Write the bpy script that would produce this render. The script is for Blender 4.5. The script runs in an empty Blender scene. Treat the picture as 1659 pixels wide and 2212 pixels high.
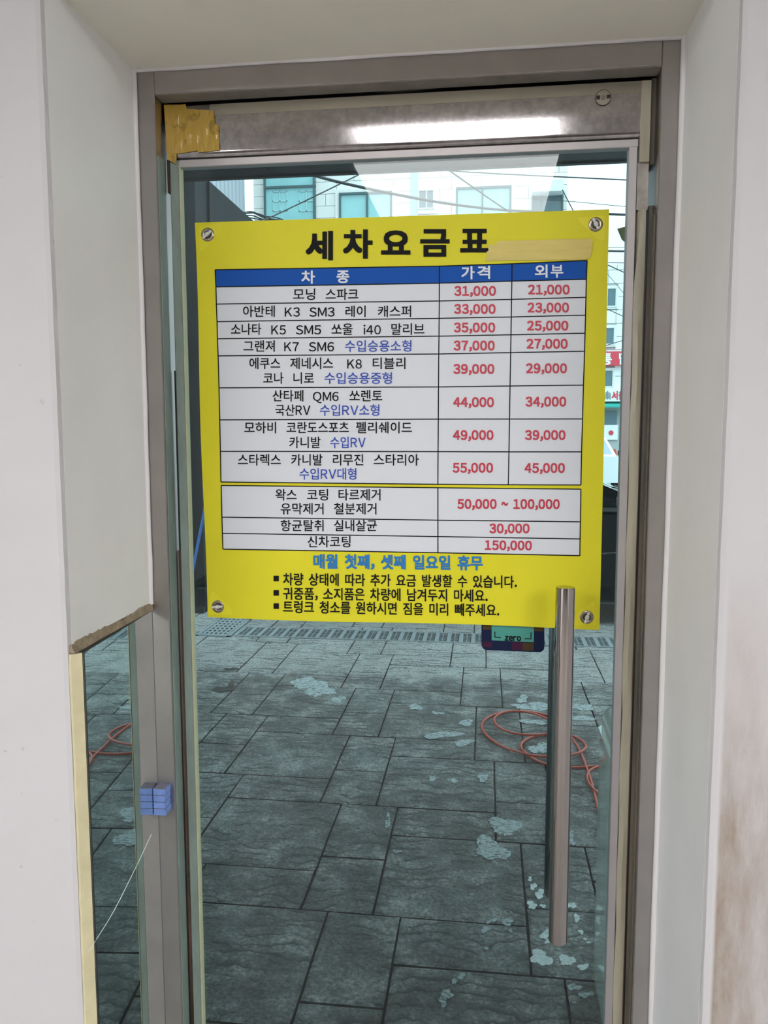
import bpy, bmesh, math, random
from mathutils import Vector, Matrix
random.seed(7)
SC = bpy.context.scene
C = SC.collection
# ---------------------------------------------------------------- camera
F, CX, CY = 1730.0, 829.5, 1106.0            # focal length and centre in a 1659 x 2212 frame
Zc = Vector((-35, 16994, -1730)).normalized()
Yc = Vector((220.5, 180, 1730)); Yc = (Yc - Zc * Yc.dot(Zc)).normalized()
Xc = Yc.cross(Zc)
if Xc.x < 0: Xc = -Xc
CAM = Vector((0, -1.42, 1.5))
right = Vector((Xc.x, Yc.x, Zc.x)); up = Vector((Xc.y, Yc.y, Zc.y)); fwd = Vector((Xc.z, Yc.z, Zc.z))
cd = bpy.data.cameras.new('camera'); cam = bpy.data.objects.new('camera', cd); C.objects.link(cam)
cam.matrix_world = Matrix(((right.x, up.x, -fwd.x, CAM.x), (right.y, up.y, -fwd.y, CAM.y), (right.z, up.z, -fwd.z, CAM.z), (0, 0, 0, 1)))
cd.sensor_fit = 'HORIZONTAL'; cd.sensor_width = 36.0; cd.lens = F / 1659 * 36.0; cd.clip_start = 0.02; cd.clip_end = 400
SC.camera = cam
# ---------------------------------------------------------------- sky (overcast) and exposure
SKY = 1.35
W = bpy.data.worlds.new('overcast'); SC.world = W; W.use_nodes = True
nt = W.node_tree; nt.nodes.clear()
tc = nt.nodes.new('ShaderNodeTexCoord'); sp = nt.nodes.new('ShaderNodeSeparateXYZ')
mr = nt.nodes.new('ShaderNodeMapRange'); mr.inputs[1].default_value = 0; mr.inputs[2].default_value = 1
mr.inputs[3].default_value = .68 * SKY; mr.inputs[4].default_value = 3.5 * SKY
bg = nt.nodes.new('ShaderNodeBackground'); bg.inputs[0].default_value = (0.76, 0.95, 1, 1)
wo = nt.nodes.new('ShaderNodeOutputWorld')
nt.links.new(tc.outputs['Generated'], sp.inputs[0]); nt.links.new(sp.outputs[2], mr.inputs[0])
nt.links.new(mr.outputs[0], bg.inputs[1]); nt.links.new(bg.outputs[0], wo.inputs[0])
SC.view_settings.view_transform = 'Standard'; SC.view_settings.look = 'None'
SC.view_settings.gamma = 1; SC.view_settings.use_curve_mapping = False
SC.view_settings.exposure = 0.0
SC.cycles.transparent_max_bounces = 24; SC.cycles.max_bounces = 10; SC.cycles.glossy_bounces = 6
LAMP = 7.5                                     # radiance of the ceiling lamp, scaled up for the added side fill

def at(px, py, y):                             # point seen at a pixel, on the plane y
    d = right * (px - CX) + up * (CY - py) + fwd * F
    return CAM + d * ((y - CAM.y) / d.y)
GZ = -0.2
def gr(px, py, z=GZ):
    d = right * (px - CX) + up * (CY - py) + fwd * F
    return CAM + d * ((z - CAM.z) / d.z)
# ---------------------------------------------------------------- materials
def sl(v): v /= 255.0; return v / 12.92 if v <= .04045 else ((v + .055) / 1.055) ** 2.4
def rgb(r, g, b): return (sl(r), sl(g), sl(b), 1)
def mat(name, col, rough=.5, metal=0, n_scale=0, n_amt=.1, bump=0, b_scale=40, b_dist=.002, col2=None, spec=.5, stretch=None, coat=0, thr=None):
    m = bpy.data.materials.new(name); m.use_nodes = True; t = m.node_tree; b = t.nodes['Principled BSDF']
    b.inputs['Base Color'].default_value = col; b.inputs['Roughness'].default_value = rough; b.inputs['Metallic'].default_value = metal
    b.inputs['Specular IOR Level'].default_value = spec; b.inputs['Coat Weight'].default_value = coat; b.inputs['Coat Roughness'].default_value = .04
    g = t.nodes.new('ShaderNodeNewGeometry'); vec = g.outputs['Position']
    if stretch:
        mp = t.nodes.new('ShaderNodeMapping'); mp.inputs['Scale'].default_value = stretch; t.links.new(vec, mp.inputs[0]); vec = mp.outputs[0]
    if n_scale:
        n = t.nodes.new('ShaderNodeTexNoise'); n.inputs['Scale'].default_value = n_scale; n.inputs['Detail'].default_value = 6; n.inputs['Roughness'].default_value = .65
        t.links.new(vec, n.inputs['Vector'])
        r = t.nodes.new('ShaderNodeValToRGB'); lo, hi = thr or (.35, .65)
        r.color_ramp.elements[0].position = lo; r.color_ramp.elements[1].position = hi
        c2 = col2 or tuple(min(1, c * (1 - n_amt)) for c in col[:3]) + (1,)
        r.color_ramp.elements[0].color = c2; r.color_ramp.elements[1].color = col
        t.links.new(n.outputs[0], r.inputs[0]); t.links.new(r.outputs[0], b.inputs['Base Color'])
    if bump:
        n2 = t.nodes.new('ShaderNodeTexNoise'); n2.inputs['Scale'].default_value = b_scale; n2.inputs['Detail'].default_value = 5
        t.links.new(vec, n2.inputs['Vector'])
        bp = t.nodes.new('ShaderNodeBump'); bp.inputs['Strength'].default_value = bump; bp.inputs['Distance'].default_value = b_dist
        t.links.new(n2.outputs[0], bp.inputs['Height']); t.links.new(bp.outputs[0], b.inputs['Normal'])
    return m
def glass_mat(name, tint, r0=.04, dirt=0.0, dirt_col=(.6, .65, .6, 1), rough=0.0):
    m = bpy.data.materials.new(name); m.use_nodes = True; t = m.node_tree; t.nodes.clear()
    N = t.nodes.new; L = t.links.new
    g = N('ShaderNodeNewGeometry'); dt = N('ShaderNodeVectorMath'); dt.operation = 'DOT_PRODUCT'; L(g.outputs['Normal'], dt.inputs[0]); L(g.outputs['Incoming'], dt.inputs[1])
    ab = N('ShaderNodeMath'); ab.operation = 'ABSOLUTE'; L(dt.outputs['Value'], ab.inputs[0])
    su = N('ShaderNodeMath'); su.operation = 'SUBTRACT'; su.inputs[0].default_value = 1; L(ab.outputs[0], su.inputs[1])
    pw = N('ShaderNodeMath'); pw.operation = 'POWER'; L(su.outputs[0], pw.inputs[0]); pw.inputs[1].default_value = 5
    ma = N('ShaderNodeMath'); ma.operation = 'MULTIPLY_ADD'; L(pw.outputs[0], ma.inputs[0]); ma.inputs[1].default_value = 1 - r0; ma.inputs[2].default_value = r0
    tr = N('ShaderNodeBsdfTransparent'); tr.inputs[0].default_value = tint
    gl = N('ShaderNodeBsdfGlossy'); gl.inputs['Roughness'].default_value = rough; gl.inputs[0].default_value = (1, 1, 1, 1)
    mx = N('ShaderNodeMixShader'); L(ma.outputs[0], mx.inputs[0]); L(tr.outputs[0], mx.inputs[1]); L(gl.outputs[0], mx.inputs[2])
    out = mx
    if dirt:
        df = N('ShaderNodeBsdfDiffuse'); df.inputs[0].default_value = dirt_col
        n = N('ShaderNodeTexNoise'); n.inputs['Scale'].default_value = 9; n.inputs['Detail'].default_value = 8; n.inputs['Roughness'].default_value = .7; L(g.outputs['Position'], n.inputs['Vector'])
        r = N('ShaderNodeMapRange'); r.inputs[1].default_value = .35; r.inputs[2].default_value = .75; r.inputs[3].default_value = dirt * .4; r.inputs[4].default_value = dirt * 1.4
        L(n.outputs[0], r.inputs[0]); m2 = N('ShaderNodeMixShader'); L(r.outputs[0], m2.inputs[0]); L(mx.outputs[0], m2.inputs[1]); L(df.outputs[0], m2.inputs[2]); out = m2
    o = N('ShaderNodeOutputMaterial'); L(out.outputs[0], o.inputs[0])
    return m
def emit_mat(name, col, s):
    m = bpy.data.materials.new(name); m.use_nodes = True; t = m.node_tree; t.nodes.clear()
    e = t.nodes.new('ShaderNodeEmission'); e.inputs[0].default_value = col; e.inputs[1].default_value = s
    o = t.nodes.new('ShaderNodeOutputMaterial'); t.links.new(e.outputs[0], o.inputs[0]); return m

def wall_mat():
    m = mat('white_plaster_paint', (.55, .54, .555, 1), .65, n_scale=2.2, n_amt=.05, bump=.35, b_scale=70, b_dist=.0012, spec=.25)
    t = m.node_tree; N = t.nodes.new; L = t.links.new; b = t.nodes['Principled BSDF']
    src = b.inputs['Base Color'].links[0].from_socket
    g = N('ShaderNodeNewGeometry'); s = N('ShaderNodeSeparateXYZ'); L(g.outputs['Position'], s.inputs[0])
    n = N('ShaderNodeTexNoise'); n.inputs['Scale'].default_value = 3.5; n.inputs['Detail'].default_value = 9; n.inputs['Roughness'].default_value = .7
    mp = N('ShaderNodeMapping'); mp.inputs['Scale'].default_value = (3, 1, .7); L(g.outputs['Position'], mp.inputs[0]); L(mp.outputs[0], n.inputs['Vector'])
    # brown scuffing low down on the right pier (x from .31 rightwards, below 1.25 m)
    fx = N('ShaderNodeMapRange'); fx.inputs[1].default_value = .325; fx.inputs[2].default_value = .33; L(s.outputs[0], fx.inputs[0])
    fxe = N('ShaderNodeMapRange'); fxe.inputs[1].default_value = .33; fxe.inputs[2].default_value = .46; fxe.inputs[3].default_value = 1; fxe.inputs[4].default_value = .55; L(s.outputs[0], fxe.inputs[0])
    fz = N('ShaderNodeMapRange'); fz.inputs[1].default_value = 1.32; fz.inputs[2].default_value = .95; L(s.outputs[2], fz.inputs[0])
    nn = N('ShaderNodeMapRange'); nn.inputs[1].default_value = .3; nn.inputs[2].default_value = .62; L(n.outputs[0], nn.inputs[0])
    a = N('ShaderNodeMath'); a.operation = 'MULTIPLY'; L(fx.outputs[0], a.inputs[0]); L(fz.outputs[0], a.inputs[1])
    a2 = N('ShaderNodeMath'); a2.operation = 'MULTIPLY'; L(a.outputs[0], a2.inputs[0]); L(nn.outputs[0], a2.inputs[1])
    a3 = N('ShaderNodeMath'); a3.operation = 'MULTIPLY'; L(a2.outputs[0], a3.inputs[0]); L(fxe.outputs[0], a3.inputs[1])
    mx = N('ShaderNodeMix'); mx.data_type = 'RGBA'; L(a3.outputs[0], mx.inputs[0]); L(src, mx.inputs[6]); mx.inputs[7].default_value = (.27, .215, .17, 1)
    # small dark scuffs everywhere
    v = N('ShaderNodeTexNoise'); v.inputs['Scale'].default_value = 38; v.inputs['Detail'].default_value = 2; L(g.outputs['Position'], v.inputs['Vector'])
    vr = N('ShaderNodeMapRange'); vr.inputs[1].default_value = .74; vr.inputs[2].default_value = .80; vr.inputs[4].default_value = .55; L(v.outputs[0], vr.inputs[0])
    m2 = N('ShaderNodeMix'); m2.data_type = 'RGBA'; L(vr.outputs[0], m2.inputs[0]); L(mx.outputs[2], m2.inputs[6]); m2.inputs[7].default_value = (.3, .27, .23, 1)
    L(m2.outputs[2], b.inputs['Base Color'])
    return m
M_WALL = wall_mat()
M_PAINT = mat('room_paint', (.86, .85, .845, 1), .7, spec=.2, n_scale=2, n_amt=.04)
M_REVEAL = mat('lifted_reveal_paint', (.84, .84, .845, 1), .6, n_scale=3, n_amt=.06, bump=.25, b_scale=60, b_dist=.001, spec=.3)
M_CAULK = mat('white_caulk', (.74, .73, .74, 1), .45, bump=.3, b_scale=50)
M_STEEL = mat('brushed_stainless', (.50, .47, .455, 1), .33, 1, n_scale=9, n_amt=.12, bump=.03, b_scale=300, b_dist=.0005)
def aniso(m, a, r, rot):
    t = m.node_tree; b = t.nodes['Principled BSDF']; b.inputs['Anisotropic'].default_value = a; b.inputs['Roughness'].default_value = r; b.inputs['Anisotropic Rotation'].default_value = rot
    tg = t.nodes.new('ShaderNodeTangent'); tg.direction_type = 'RADIAL'; tg.axis = 'Z'; t.links.new(tg.outputs[0], b.inputs['Tangent'])
aniso(M_STEEL, .9, .42, 0.25)
M_STEELD = mat('grubby_stainless', (.40, .37, .34, 1), .35, 1, n_scale=14, n_amt=.4, bump=.05, b_scale=200, b_dist=.0005)
M_RAIL = mat('spotted_rail_steel', (.54, .51, .525, 1), .11, 1, n_scale=70, n_amt=.4, bump=.05, b_scale=220, b_dist=.0003, thr=(.25, .7))
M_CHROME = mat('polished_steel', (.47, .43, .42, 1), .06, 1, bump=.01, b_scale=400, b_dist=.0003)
M_STILE = mat('pale_aluminium', (.50, .475, .48, 1), .42, .6, n_scale=30, n_amt=.06)
M_TAN = mat('aged_tape', (.44, .41, .31, 1), .45, n_scale=22, n_amt=.3, stretch=(1, 1, .15))
M_TAPE_RAIL = mat('tan_film_tape', (.34, .31, .25, 1), .3, .5, n_scale=30, n_amt=.15, stretch=(.2, 1, 1))
M_PACK = mat('brown_packing_tape', (.50, .325, .06, 1), .15, n_scale=24, n_amt=.3, bump=.35, b_scale=26, b_dist=.004, thr=(.42, .46))
M_BLACK = mat('black_rubber', (.012, .012, .013, 1), .5)
M_BROWN = mat('rusty_seal', (.13, .065, .035, 1), .7, n_scale=40, n_amt=.7, stretch=(1, 1, .2))
M_RED = mat('red_brown_seal', (.22, .11, .08, 1), .5, n_scale=40, n_amt=.5, stretch=(1, 1, .2))
M_GREENSEAL = mat('pale_green_seal', (.24, .31, .28, 1), .3, n_scale=30, n_amt=.25, stretch=(1, 1, .3), spec=.6)
M_CREAM = mat('cream_board_edge', (.62, .57, .36, 1), .6, n_scale=20, n_amt=.15, bump=.2)
M_BROKEN = mat('brown_glue_edge', (.36, .285, .20, 1), .8, n_scale=45, n_amt=.4, bump=.6, b_scale=90, b_dist=.002)
M_MIRROR = mat('mirror_glass', (.72, .78, .77, 1), .015, 1)
M_CRACK = mat('crack_line', (.85, .95, .93, 1), .2, 0, coat=1)
M_BLUEFOAM = mat('blue_foam', (.20, .32, .72, 1), .85, n_scale=120, n_amt=.25, bump=.4, b_scale=300)
def dusty(m):
    t = m.node_tree; N = t.nodes.new; L = t.links.new; b = t.nodes['Principled BSDF']; src = b.inputs['Base Color'].links[0].from_socket
    g = N('ShaderNodeNewGeometry'); s = N('ShaderNodeSeparateXYZ'); L(g.outputs['True Normal'], s.inputs[0])
    mr = N('ShaderNodeMapRange'); mr.inputs[1].default_value = .5; mr.inputs[2].default_value = .9; L(s.outputs[2], mr.inputs[0])
    n = N('ShaderNodeTexNoise'); n.inputs['Scale'].default_value = 130; L(g.outputs['Position'], n.inputs['Vector'])
    k = N('ShaderNodeMath'); k.operation = 'MULTIPLY'; L(mr.outputs[0], k.inputs[0]); L(n.outputs[0], k.inputs[1])
    k2 = N('ShaderNodeMath'); k2.operation = 'MULTIPLY'; k2.inputs[1].default_value = 1.5; k2.use_clamp = True; L(k.outputs[0], k2.inputs[0])
    mx = N('ShaderNodeMix'); mx.data_type = 'RGBA'; L(k2.outputs[0], mx.inputs[0]); L(src, mx.inputs[6]); mx.inputs[7].default_value = (.22, .17, .14, 1)
    L(mx.outputs[2], b.inputs['Base Color'])
dusty(M_BLUEFOAM)
M_GLASS = glass_mat('tinted_door_glass', (.865, .945, .95, 1), .034, dirt=.003)
M_LOCK = mat('lock_cap', (.42, .40, .35, 1), .25, 1)
M_YEL = mat('yellow_banner', (.68, .635, .022, 1), .5, n_scale=5, n_amt=.07, spec=.25)
M_YEL2 = mat('yellow_corner_patch', (.71, .66, .025, 1), .4, spec=.3)
M_CELL = mat('white_print', (.62, .65, .70, 1), .5, spec=.35)
M_BLUEP = mat('blue_print', (.008, .078, .36, 1), .6, spec=.15)
M_INK = mat('black_print', (.006, .006, .007, 1), .6, spec=.15)
M_REDP = mat('red_print', (.48, .030, .058, 1), .5)
M_BLUET = mat('blue_word_print', (.012, .055, .38, 1), .5)
M_CYANT = mat('sky_blue_print', (.008, .16, .42, 1), .5)
M_WHITEP = mat('pale_print', (.64, .68, .74, 1), .5)
M_MASK = mat('pale_tape_on_banner', (.62, .50, .12, 1), .4, n_scale=26, n_amt=.14, stretch=(.3, 1, 2))
M_GROM = mat('nickel_eyelet', (.40, .35, .30, 1), .25, 1, n_scale=200, n_amt=.4)
M_HOLE = mat('eyelet_dark', (.10, .10, .08, 1), .3, n_scale=300, n_amt=.6)
M_CHROMED = mat('darkened_outer_steel', (.22, .21, .21, 1), .12, 1)  # same steel, darkened in colour for the outer bar's dim reflections
M_TIE = mat('nylon_tie', (.62, .64, .58, 1), .35)
M_ROOMFLOOR = mat('room_floor', (.24, .225, .21, 1), .6, n_scale=4, n_amt=.2)
M_LAMP = emit_mat('lamp_diffuser', (1, .985, .97, 1), LAMP); M_FILL = emit_mat('side_fill_glow', (1, .985, .98, 1), LAMP * 3.1)  # side panels are added fill, brighter than the ceiling lamp

def slab_mat():
    m = mat('stamped_concrete', (.14, .14, .13, 1), .5)
    t = m.node_tree; N = t.nodes.new; L = t.links.new; b = t.nodes['Principled BSDF']
    g = N('ShaderNodeNewGeometry'); P = g.outputs['Position']
    n = N('ShaderNodeTexNoise'); n.inputs['Scale'].default_value = 5.5; n.inputs['Detail'].default_value = 10; n.inputs['Roughness'].default_value = .75; L(P, n.inputs['Vector'])
    r = N('ShaderNodeValToRGB'); e = r.color_ramp.elements; e[0].position = .3; e[0].color = (.032, .036, .034, 1); e[1].position = .70; e[1].color = (.50, .49, .46, 1)
    k = r.color_ramp.elements.new(.5); k.color = (.165, .165, .158, 1)
    L(n.outputs[0], r.inputs[0])
    # lime bloom worn into patches
    w = N('ShaderNodeTexNoise'); w.inputs['Scale'].default_value = 1.5; w.inputs['Detail'].default_value = 3; L(P, w.inputs['Vector'])
    w2 = N('ShaderNodeTexNoise'); w2.inputs['Scale'].default_value = 24; w2.inputs['Detail'].default_value = 8; w2.inputs['Roughness'].default_value = .8; L(P, w2.inputs['Vector'])
    ad = N('ShaderNodeMath'); ad.operation = 'MULTIPLY_ADD'; L(w.outputs[0], ad.inputs[0]); ad.inputs[1].default_value = .9; L(w2.outputs[0], ad.inputs[2])
    mr = N('ShaderNodeMapRange'); mr.inputs[1].default_value = .98; mr.inputs[2].default_value = 1.2; mr.inputs[4].default_value = .6; L(ad.outputs[0], mr.inputs[0])
    mx = N('ShaderNodeMix'); mx.data_type = 'RGBA'; L(mr.outputs[0], mx.inputs[0]); L(r.outputs[0], mx.inputs[6]); mx.inputs[7].default_value = (.34, .37, .37, 1)
    # paler zone beyond the canopy edge, with a ragged border
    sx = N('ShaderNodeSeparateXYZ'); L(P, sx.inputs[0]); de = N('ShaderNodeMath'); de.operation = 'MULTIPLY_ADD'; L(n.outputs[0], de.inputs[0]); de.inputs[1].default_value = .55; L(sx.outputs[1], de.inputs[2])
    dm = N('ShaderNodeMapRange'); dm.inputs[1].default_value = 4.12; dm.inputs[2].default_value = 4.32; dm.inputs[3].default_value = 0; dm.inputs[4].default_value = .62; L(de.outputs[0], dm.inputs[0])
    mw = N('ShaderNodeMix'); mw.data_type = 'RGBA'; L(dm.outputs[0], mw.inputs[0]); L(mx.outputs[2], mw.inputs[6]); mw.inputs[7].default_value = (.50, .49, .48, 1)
    fn_ = N('ShaderNodeTexNoise'); fn_.inputs['Scale'].default_value = 75; fn_.inputs['Detail'].default_value = 4; fn_.inputs['Roughness'].default_value = .7; L(P, fn_.inputs['Vector'])
    fm = N('ShaderNodeMapRange'); fm.inputs[1].default_value = .33; fm.inputs[2].default_value = .67; fm.inputs[3].default_value = .35; fm.inputs[4].default_value = 1.7; L(fn_.outputs[0], fm.inputs[0])
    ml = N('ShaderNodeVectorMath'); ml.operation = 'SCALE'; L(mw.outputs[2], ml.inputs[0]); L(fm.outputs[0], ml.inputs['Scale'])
    # slate ripples: bump, with trough shading also painted dark into the colour
    ds = N('ShaderNodeTexNoise'); ds.inputs['Scale'].default_value = 5; ds.inputs['Detail'].default_value = 3; L(P, ds.inputs['Vector'])
    va = N('ShaderNodeVectorMath'); va.operation = 'MULTIPLY_ADD'; L(ds.outputs['Color'], va.inputs[0]); va.inputs[1].default_value = (.10, .16, 0); L(P, va.inputs[2])
    wv = N('ShaderNodeTexWave'); wv.bands_direction = 'Y'; wv.wave_profile = 'SAW'; wv.inputs['Scale'].default_value = 5.5; wv.inputs['Distortion'].default_value = 7; wv.inputs['Detail'].default_value = 3; wv.inputs['Detail Scale'].default_value = 1.1
    L(va.outputs[0], wv.inputs['Vector'])
    gate = N('ShaderNodeTexNoise'); gate.inputs['Scale'].default_value = 7; gate.inputs['Detail'].default_value = 2; mpg = N('ShaderNodeMapping'); mpg.inputs['Location'].default_value = (7, 3, 0); L(P, mpg.inputs[0]); L(mpg.outputs[0], gate.inputs['Vector'])
    gm = N('ShaderNodeMapRange'); gm.inputs[1].default_value = .42; gm.inputs[2].default_value = .54; L(gate.outputs[0], gm.inputs[0])
    h1 = N('ShaderNodeMath'); h1.operation = 'MULTIPLY'; L(wv.outputs['Fac'], h1.inputs[0]); L(gm.outputs[0], h1.inputs[1])
    n3 = N('ShaderNodeTexNoise'); n3.inputs['Scale'].default_value = 28; n3.inputs['Detail'].default_value = 9; n3.inputs['Roughness'].default_value = .7; L(P, n3.inputs['Vector'])
    h2 = N('ShaderNodeMath'); h2.operation = 'MULTIPLY_ADD'; L(h1.outputs[0], h2.inputs[0]); h2.inputs[1].default_value = .7; L(n3.outputs[0], h2.inputs[2])
    tr_ = N('ShaderNodeMapRange'); tr_.inputs[1].default_value = .0; tr_.inputs[2].default_value = .38; tr_.inputs[3].default_value = 1; tr_.inputs[4].default_value = 0; L(wv.outputs['Fac'], tr_.inputs[0])
    tg = N('ShaderNodeMath'); tg.operation = 'MULTIPLY'; L(tr_.outputs[0], tg.inputs[0]); L(gm.outputs[0], tg.inputs[1])
    vc = N('ShaderNodeMapRange'); vc.inputs[1].default_value = .30; vc.inputs[2].default_value = .42; vc.inputs[3].default_value = .8; vc.inputs[4].default_value = 0; L(n3.outputs[0], vc.inputs[0])
    tm = N('ShaderNodeMath'); tm.operation = 'MAXIMUM'; L(tg.outputs[0], tm.inputs[0]); L(vc.outputs[0], tm.inputs[1])
    dk = N('ShaderNodeMix'); dk.data_type = 'RGBA'; L(tm.outputs[0], dk.inputs[0]); L(ml.outputs[0], dk.inputs[6]); dk.inputs[7].default_value = (.022, .026, .026, 1)
    L(dk.outputs[2], b.inputs['Base Color'])
    bp = N('ShaderNodeBump'); bp.inputs['Strength'].default_value = 1.0; bp.inputs['Distance'].default_value = .032; L(h2.outputs[0], bp.inputs['Height']); L(bp.outputs[0], b.inputs['Normal'])
    rr = N('ShaderNodeMapRange'); rr.inputs[1].default_value = .35; rr.inputs[2].default_value = .6; rr.inputs[3].default_value = .30; rr.inputs[4].default_value = .5; L(w.outputs[0], rr.inputs[0]); L(rr.outputs[0], b.inputs['Roughness'])
    return m
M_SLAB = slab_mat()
M_JOINT = mat('joint_grout', (.02, .022, .022, 1), .8, n_scale=30, n_amt=.4)
M_ROAD = mat('road_concrete', (.36, .36, .35, 1), .8, n_scale=1.5, n_amt=.15)
M_SPLASH = mat('dried_white_paint', (.60, .64, .64, 1), .6, n_scale=50, n_amt=.4, bump=.3, b_scale=90)
def worn(m, sc, lo, hi):
    t = m.node_tree; b = t.nodes['Principled BSDF']; g = t.nodes.new('ShaderNodeNewGeometry'); n = t.nodes.new('ShaderNodeTexNoise'); n.inputs['Scale'].default_value = sc; n.inputs['Detail'].default_value = 7; n.inputs['Roughness'].default_value = .75
    mp = t.nodes.new('ShaderNodeMapping'); mp.inputs['Scale'].default_value = (1, 1.6, 1); t.links.new(g.outputs['Position'], mp.inputs[0]); t.links.new(mp.outputs[0], n.inputs['Vector'])
    r = t.nodes.new('ShaderNodeMapRange'); r.inputs[1].default_value = lo; r.inputs[2].default_value = hi; t.links.new(n.outputs[0], r.inputs[0]); t.links.new(r.outputs[0], b.inputs['Alpha'])
worn(M_SPLASH, 45, .28, .38)
M_SPLASHW = mat('worn_white_paint', (.33, .37, .375, 1), .6, n_scale=60, n_amt=.3); worn(M_SPLASHW, 40, .38, .5)
M_OIL = mat('dark_damp_stain', (.045, .045, .037, 1), .35, n_scale=40, n_amt=.3)
M_GRATE = mat('cast_iron_grate', (.36, .40, .42, 1), .42, .35, n_scale=60, n_amt=.3)
M_PIT = mat('drain_dark', (.008, .009, .01, 1), .9)
M_HOSE = mat('orange_hose_rubber', (.50, .05, .017, 1), .4, n_scale=25, n_amt=.12)
M_BIN = mat('mint_plastic', (.50, .61, .54, 1), .16, n_scale=5, n_amt=.06, coat=.5)
M_DARKWALL = mat('dark_painted_wall', (.010, .014, .019, 1), .6, n_scale=3, n_amt=.3, spec=.15)
M_SOFFIT = mat('dark_soffit_panel', (.035, .045, .052, 1), .6, n_scale=3, n_amt=.1, spec=.2)
M_EXTW = mat('exterior_render', (.25, .26, .26, 1), .8)
M_STONE = mat('pale_stone_cladding', (.90, .85, .81, 1), .7, n_scale=6, n_amt=.05)
M_STONEJ = mat('stone_joint', (.40, .42, .42, 1), .9)
M_WFRAME = mat('grey_green_window_frame', (.07, .13, .14, 1), .4)
M_WFRAMEW = mat('white_window_frame', (.62, .66, .64, 1), .5)
M_PANE = mat('teal_window_pane', (.36, .68, .69, 1), .10, n_scale=.9, n_amt=.15, spec=.8)
M_PANED = mat('dark_window_pane', (.10, .17, .2, 1), .08, spec=.8)
M_RIB = mat('pale_ribbed_cladding', (.52, .53, .58, 1), .6)
M_WIRE = mat('black_cable', (.02, .024, .028, 1), .6)
M_BLUEPOLE = mat('blue_pole_paint', (.02, .12, .42, 1), .4)
M_CARBLK = mat('black_car_paint', (.006, .007, .009, 1), .05, coat=1, spec=.8)
M_CARGLS = mat('car_glass', (.012, .016, .02, 1), .03, spec=.9)
M_CARWHT = mat('white_car_paint', (.75, .78, .8, 1), .25, coat=.6)
M_TYRE = mat('tyre_rubber', (.015, .015, .016, 1), .8)
M_SIGNRED = mat('red_sign_face', (.62, .05, .08, 1), .5)
M_SIGNWHT = mat('white_sign_face', (.80, .83, .83, 1), .5)
M_AWN = mat('teal_awning', (.02, .34, .29, 1), .5)
M_NAVY = mat('navy_sticker', (.008, .014, .045, 1), .6, spec=.1)
M_MAROON = mat('maroon_check', (.045, .012, .035, 1), .6, spec=.1)
M_OLIVE = mat('brown_check', (.06, .038, .018, 1), .6, spec=.1)
M_TEAL = mat('teal_sticker', (.055, .27, .23, 1), .4)
M_CARD = mat('buff_paper', (.36, .36, .17, 1), .6, n_scale=30, n_amt=.3)

# ---------------------------------------------------------------- helpers
def link(name, me, m, parent=None):
    o = bpy.data.objects.new(name, me); C.objects.link(o)
    if m: 
        if len(me.materials) == 0: me.materials.append(m)
    if parent: o.parent = parent
    return o
def fin(name, bm, m, parent=None, smooth=False, loc=None):
    bmesh.ops.recalc_face_normals(bm, faces=bm.faces)
    if smooth:
        for f in bm.faces: f.smooth = True
    me = bpy.data.meshes.new(name); bm.to_mesh(me); bm.free()
    if smooth: me.set_sharp_from_angle(angle=math.radians(38))
    return link(name, me, m, parent)
def bx(bm, x0, x1, y0, y1, z0, z1, bev=0, seg=1):
    r = bmesh.ops.create_cube(bm, size=1)['verts']
    for v in r: v.co = Vector((x0 + (v.co.x + .5) * (x1 - x0), y0 + (v.co.y + .5) * (y1 - y0), z0 + (v.co.z + .5) * (z1 - z0)))
    if bev:
        es = {e for v in r for e in v.link_edges}
        bmesh.ops.bevel(bm, geom=list(es), offset=bev, segments=seg, affect='EDGES', profile=.5)
def box(name, b, m, parent=None, bev=0, seg=1, smooth=False):
    bm = bmesh.new(); bx(bm, *b, bev=bev, seg=seg); return fin(name, bm, m, parent, smooth)
def cyl(bm, p, q, r, n=20, bev=0, r2=None):
    p = Vector(p); q = Vector(q); d = q - p
    g = bmesh.ops.create_cone(bm, cap_ends=True, segments=n, radius1=r, radius2=r if r2 is None else r2, depth=d.length)['verts']
    M = Matrix.Translation((p + q) / 2) @ d.to_track_quat('Z', 'Y').to_matrix().to_4x4()
    if bev:
        es = {e for v in g for e in v.link_edges if all(len(f.verts) > 4 or True for f in e.link_faces) and any(len(f.verts) > 4 for f in e.link_faces)}
        rr = bmesh.ops.bevel(bm, geom=list(es), offset=bev, segments=2, affect='EDGES')
        vs = set(g) | set(rr['verts']); vs = [v for v in vs if v.is_valid]
    else: vs = g
    for v in vs: v.co = M @ v.co
def prism(bm, pts, a, b, axis='z'):
    def mk(p, h):
        if axis == 'z': return (p[0], p[1], h)
        if axis == 'y': return (p[0], h, p[1])
        return (h, p[0], p[1])
    lo = [bm.verts.new(mk(p, a)) for p in pts]; hi = [bm.verts.new(mk(p, b)) for p in pts]
    bm.faces.new(lo); bm.faces.new(hi)
    for i in range(len(pts)):
        j = (i + 1) % len(pts); bm.faces.new((lo[i], lo[j], hi[j], hi[i]))
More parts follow.
